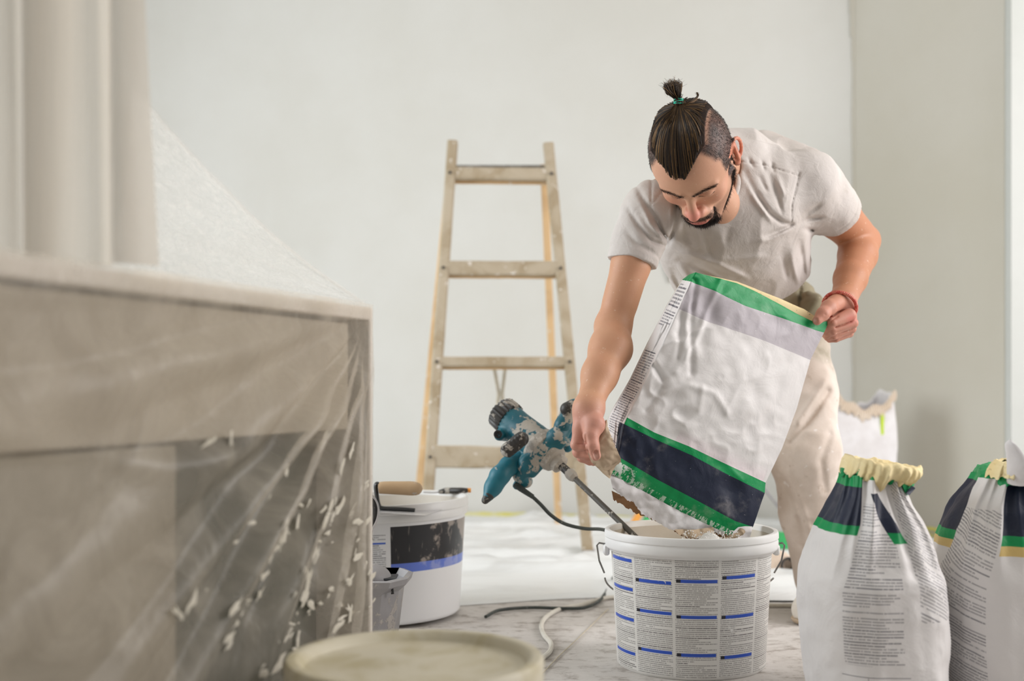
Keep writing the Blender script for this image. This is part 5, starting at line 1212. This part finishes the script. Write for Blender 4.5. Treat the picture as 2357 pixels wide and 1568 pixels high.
fs.cone(sR+[.004, 0, .0], endR+aR*.02, .053, .0425, .03); fs.cone(sR*.75+eR*.25+[.006, .005, 0], endR+aR*.02, .050, .0435, .02)
fs.cone(sL, endL+aL*.02, .070, .0565, .03)
# sleeve ends
fs.cut(endR, aR, np.minimum(endR, eR)-.09, np.maximum(endR, eR)+[.055, .1, .005])
fs.cut(endL, aL, endL+[-.03, -.12, -.12], endL+[.16, .13, .12])
fs.cone(sR*.7+eR*.3, endR+aR*.03, .034, .0395, .002, 's'); fs.cone(sL*.7+eL*.3, endL+aL*.03, .045, .0525, .002, 's')
hemc = P(1770, 612, 2.80); fs.cut(hemc, tsp*.8+np.array([.30, 0, -.5]), [.3, 2.3, .5], [.9, 3.3, .98])
fs.ell(pel+tsp*.05, (.13, .12, .13), RT, .003, 's')
neck_c = P(1622, 408, 2.48)
fs.ell(neck_c, (.082, .085, .068), np.array(Euler((.75, 0, -.25)).to_matrix()), .006, 's'); fs.cone(H(0, .02, -.02), neckb+[-.012, -.02, 0], .07, .066, .006, 's')
folds = [([(1462, 420), (1478, 455), (1505, 500), (1530, 545)], -9, 6), ([(1440, 470), (1470, 520), (1500, 555), (1530, 566)], -8, 5), ([(1475, 470), (1497, 515), (1527, 552)], 7, 5), ([(1505, 480), (1520, 520), (1536, 553)], -7, 5), ([(1432, 520), (1465, 560), (1510, 585)], -5, 6), ([(1560, 440), (1556, 500), (1548, 545), (1540, 560)], -8, 6), ([(1546, 470), (1540, 530)], 5, 5),
    ([(1702, 372), (1735, 440), (1770, 490), (1800, 512), (1822, 516)], -10, 6), ([(1710, 392), (1742, 462), (1775, 508)], 7, 7), ([(1745, 400), (1765, 440)], -4, 5), ([(1765, 390), (1785, 440), (1800, 490)], -5, 6), ([(1785, 395), (1805, 450)], 4, 6), ([(1720, 360), (1735, 385)], -4, 4), ([(1752, 365), (1760, 392)], -4, 4), ([(1775, 370), (1782, 396)], -4, 4),
    ([(1760, 545), (1795, 532), (1826, 517)], -7, 5), ([(1720, 560), (1770, 552), (1815, 530)], 5, 7), ([(1832, 520), (1860, 505), (1895, 500)], -5, 5), ([(1835, 512), (1860, 490), (1890, 470)], -4, 6), ([(1845, 528), (1875, 530)], -4, 5), ([(1838, 545), (1846, 590), (1852, 640)], -5, 7), ([(1820, 560), (1826, 610), (1836, 650)], 5, 7), ([(1800, 580), (1812, 640)], -4, 6),
    ([(1545, 575), (1590, 590), (1660, 612), (1720, 640)], 7, 8), ([(1548, 590), (1600, 612), (1660, 645)], -8, 8), ([(1543, 610), (1560, 650), (1580, 690)], -7, 7), ([(1552, 600), (1585, 640), (1610, 665)], 6, 8), ([(1600, 590), (1680, 600), (1760, 590)], 4, 10), ([(1610, 520), (1630, 560), (1640, 590)], -3, 10), ([(1680, 520), (1670, 560)], -3, 9), ([(1600, 575), (1580, 545), (1572, 510)], -4, 7),
    ([(1700, 371), (1760, 380), (1838, 405)], -2.2, 1.8), ([(1840, 398), (1830, 440), (1822, 470), (1822, 512)], -2.4, 2.), ([(1524, 440), (1498, 475)], -2, 1.8), ([(1500, 400), (1498, 475), (1530, 560)], -2.2, 2.)]
hR = np.array([endR-aR*.014]); 
def sfold(p):
    px, py = proj(p); out = np.zeros(len(p)); front = np.clip((p[:, 1] < 3.2)*1., 0, 1)
    for pts_, a, w_ in folds:
        d_, t_ = segt(px, py, pts_); tp = 1. if w_ < 3 else np.clip(t_*2.2, .12, 1)**.8*np.clip((1-t_)*5+.35, 0, 1)
        sl_ = .9 if (pts_[0][0] < 1545 and pts_[0][1] < 545) else 1.
        out += a*.0012*sl_*tp*np.exp(-(d_/(w_*(.75+.5*(1-t_))))**2)
    # only the side that faces the front of the body
    fside = np.clip(((p-mid)@nfr+.07)/.05, 0, 1)*(np.abs((p-mid)@lat) < .17)+(np.abs((p-mid)@lat) >= .17)*1.
    out *= np.clip(fside, 0, 1)
    out += .0045*vnoise(p, 12, 41, 3)+.0042*(1-2*np.abs(vnoise(p*np.array([1, 1, .6]), 15, 43, 2)))
    for e_, a_ in ((endR, aR), (endL, aL)):
        dd = (e_-p)@a_; nr_ = np.linalg.norm(p-e_, axis=1) < .09; out -= .0016*np.exp(-((dd-.018)/.0022)**2)*nr_
    return out
fs.displace(sfold, .014)
V, Q = fs.polygonize(); link('t_shirt', mesh('t_shirt', V, Q), M['shirt'], person)
def on_cloth(px, py, Yd, fld=fs, y0=2.40, y1=2.8):
    ys = np.arange(y0, y1, .002); pts_ = np.array([P(px, py, Y_) for Y_ in ys]); ii = np.round((pts_-fld.lo)/fld.res).astype(int)
    ok = np.all((ii >= 0) & (ii < fld.n), 1); dd = np.full(len(ys), 1.); dd[ok] = fld.D[tuple(ii[ok].T)]; h_ = np.nonzero(dd < .004)[0]
    return ys[h_[0]] if len(h_) else None
col_pts = [P(1640, 352, 2.655), P(1688, 362, 2.62), P(1706, 392, 2.575), P(1706, 432, 2.53), P(1692, 468, 2.49), P(1668, 494, 2.455), P(1640, 508, 2.43), P(1600, 505, 2.41), P(1560, 478, 2.415), P(1536, 436, 2.46), P(1548, 392, 2.53), P(1590, 360, 2.62), P(1640, 352, 2.655)]
col_out = []
for a_, b_ in catmull(np.array([proj(p_) for p_ in col_pts[1:11]]), 40):
    dx_, dy_ = a_-1622, b_-430; L_ = math.hypot(dx_, dy_)
    for k in range(-4, 26):
        u1, u2 = a_+dx_/L_*k*2, b_+dy_/L_*k*2; Y_ = on_cloth(u1, u2, 9, fs, 2.38, 2.62)
        if Y_: break
    if Y_: col_out.append(P(u1, u2, Y_+.002))
col_out = np.array(col_out); sm_ = col_out.copy()
for _ in range(4): sm_[1:-1] = (sm_[:-2]+sm_[1:-1]*2+sm_[2:])/4
MB().tube(catmull(sm_, 120), .0062, 12, sq=(1., .7)).build('collar', M['shirt'], person)
# trousers
ft = Field([.28, 2.68, .03], [.86, 3.22, .93], .0042)
ft.ell(pel+[.012, .03, -.03], (.148, .13, .13), None, .05)
ft.chain([P(1800, 735, 2.98), P(1838, 900, 2.90), P(1852, 1040, 2.84), P(1866, 1190, 2.88), P(1884, 1330, 2.92)], [.108, .088, .078, .066, .056], .03)
ft.chain([P(1625, 735, 2.98), P(1625, 900, 2.92), P(1632, 1040, 2.86), P(1645, 1190, 2.90), P(1655, 1345, 2.95)], [.092, .086, .076, .064, .056], .03)
ft.cone(P(1868, 690, 2.86), P(1868, 735, 2.90), .022, .03, .03)
ft.cut((0, 0, .045), (0, 0, -1)); ft.cut((0, 2.9, .905), (0, .3, 1))
tf = [([(1905, 900), (1880, 940), (1850, 985), (1820, 1020)], -10, 8), ([(1900, 880), (1868, 925), (1835, 970)], 9, 9), ([(1800, 1100), (1830, 1150), (1850, 1220), (1862, 1300)], -7, 8), ([(1815, 1090), (1850, 1180), (1870, 1260)], 6, 9), ([(1910, 1000), (1890, 1060), (1900, 1130)], -5, 8), ([(1835, 1190), (1880, 1210), (1920, 1180)], -5, 7), ([(1842, 1250), (1885, 1262)], -5, 6), ([(1760, 700), (1800, 660)], -8, 8), ([(1735, 690), (1775, 640)], 7, 8), ([(1840, 705), (1843, 650)], -7, 3), ([(1845, 690), (1870, 675), (1885, 668)], -6, 7), ([(1860, 720), (1885, 690)], 5, 8)]
def tfold(p):
    px, py = proj(p); out = np.zeros(len(p))
    for pts_, a, w_ in tf: out += a*.001*np.exp(-(seg2(px, py, pts_)/w_)**2)
    return out*(p[:, 1] < 3.0)+.005*vnoise(p, 9, 51, 3)+.003*(1-2*np.abs(vnoise(p*np.array([1, 1, 1.6]), 12, 53, 2)))
ft.displace(tfold, .016)
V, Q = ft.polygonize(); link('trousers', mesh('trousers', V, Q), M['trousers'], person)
for a, b_ in ((P(1892, 0, 2.98), P(1856, 0, 2.80)), (P(1660, 0, 3.0), P(1640, 0, 2.82))):
    f = Field([b_[0]-.08, b_[1]-.06, 0], [a[0]+.08, a[1]+.08, .12], .003); a = a.copy(); b2_ = b_.copy(); a[2] = .045; b2_[2] = .034
    f.cone(a, b2_, .044, .035, .02); f.cone(a, a+[0, 0, .03], .044, .042, .02); f.cut((0, 0, .014), (0, 0, -1)); V, Q = f.polygonize(); sh = link('shoe', mesh('shoe', V, Q), M['shoe_white'], person)
    f = Field([b_[0]-.09, b_[1]-.07, -.01], [a[0]+.09, a[1]+.09, .05], .003); a[2] = b2_[2] = .03; f.cone(a, b2_, .048, .040, .02); f.cut((0, 0, .002), (0, 0, -1)); f.cut((0, 0, .015), (0, 0, 1)); V, Q = f.polygonize(); link('sole', mesh('sole', V, Q), M['kraft'], sh)
# bracelet
bm_ = MB(); axw = (wL-eL)/np.linalg.norm(wL-eL); bc_ = P(1933, 705, 2.555); e1b = np.cross(axw, [0, 1, 0]); e1b /= np.linalg.norm(e1b); e2b = np.cross(axw, e1b)
n_ = 240; a = np.arange(n_+1)/n_*2*PI; bm_.tube(bc_+.0355*np.cos(a)[:, None]*e1b+.034*np.sin(a)[:, None]*e2b, .0036*(1+.22*np.abs(np.sin(a*30))), 8); bm_.build('bracelet', M['bracelet'], person)
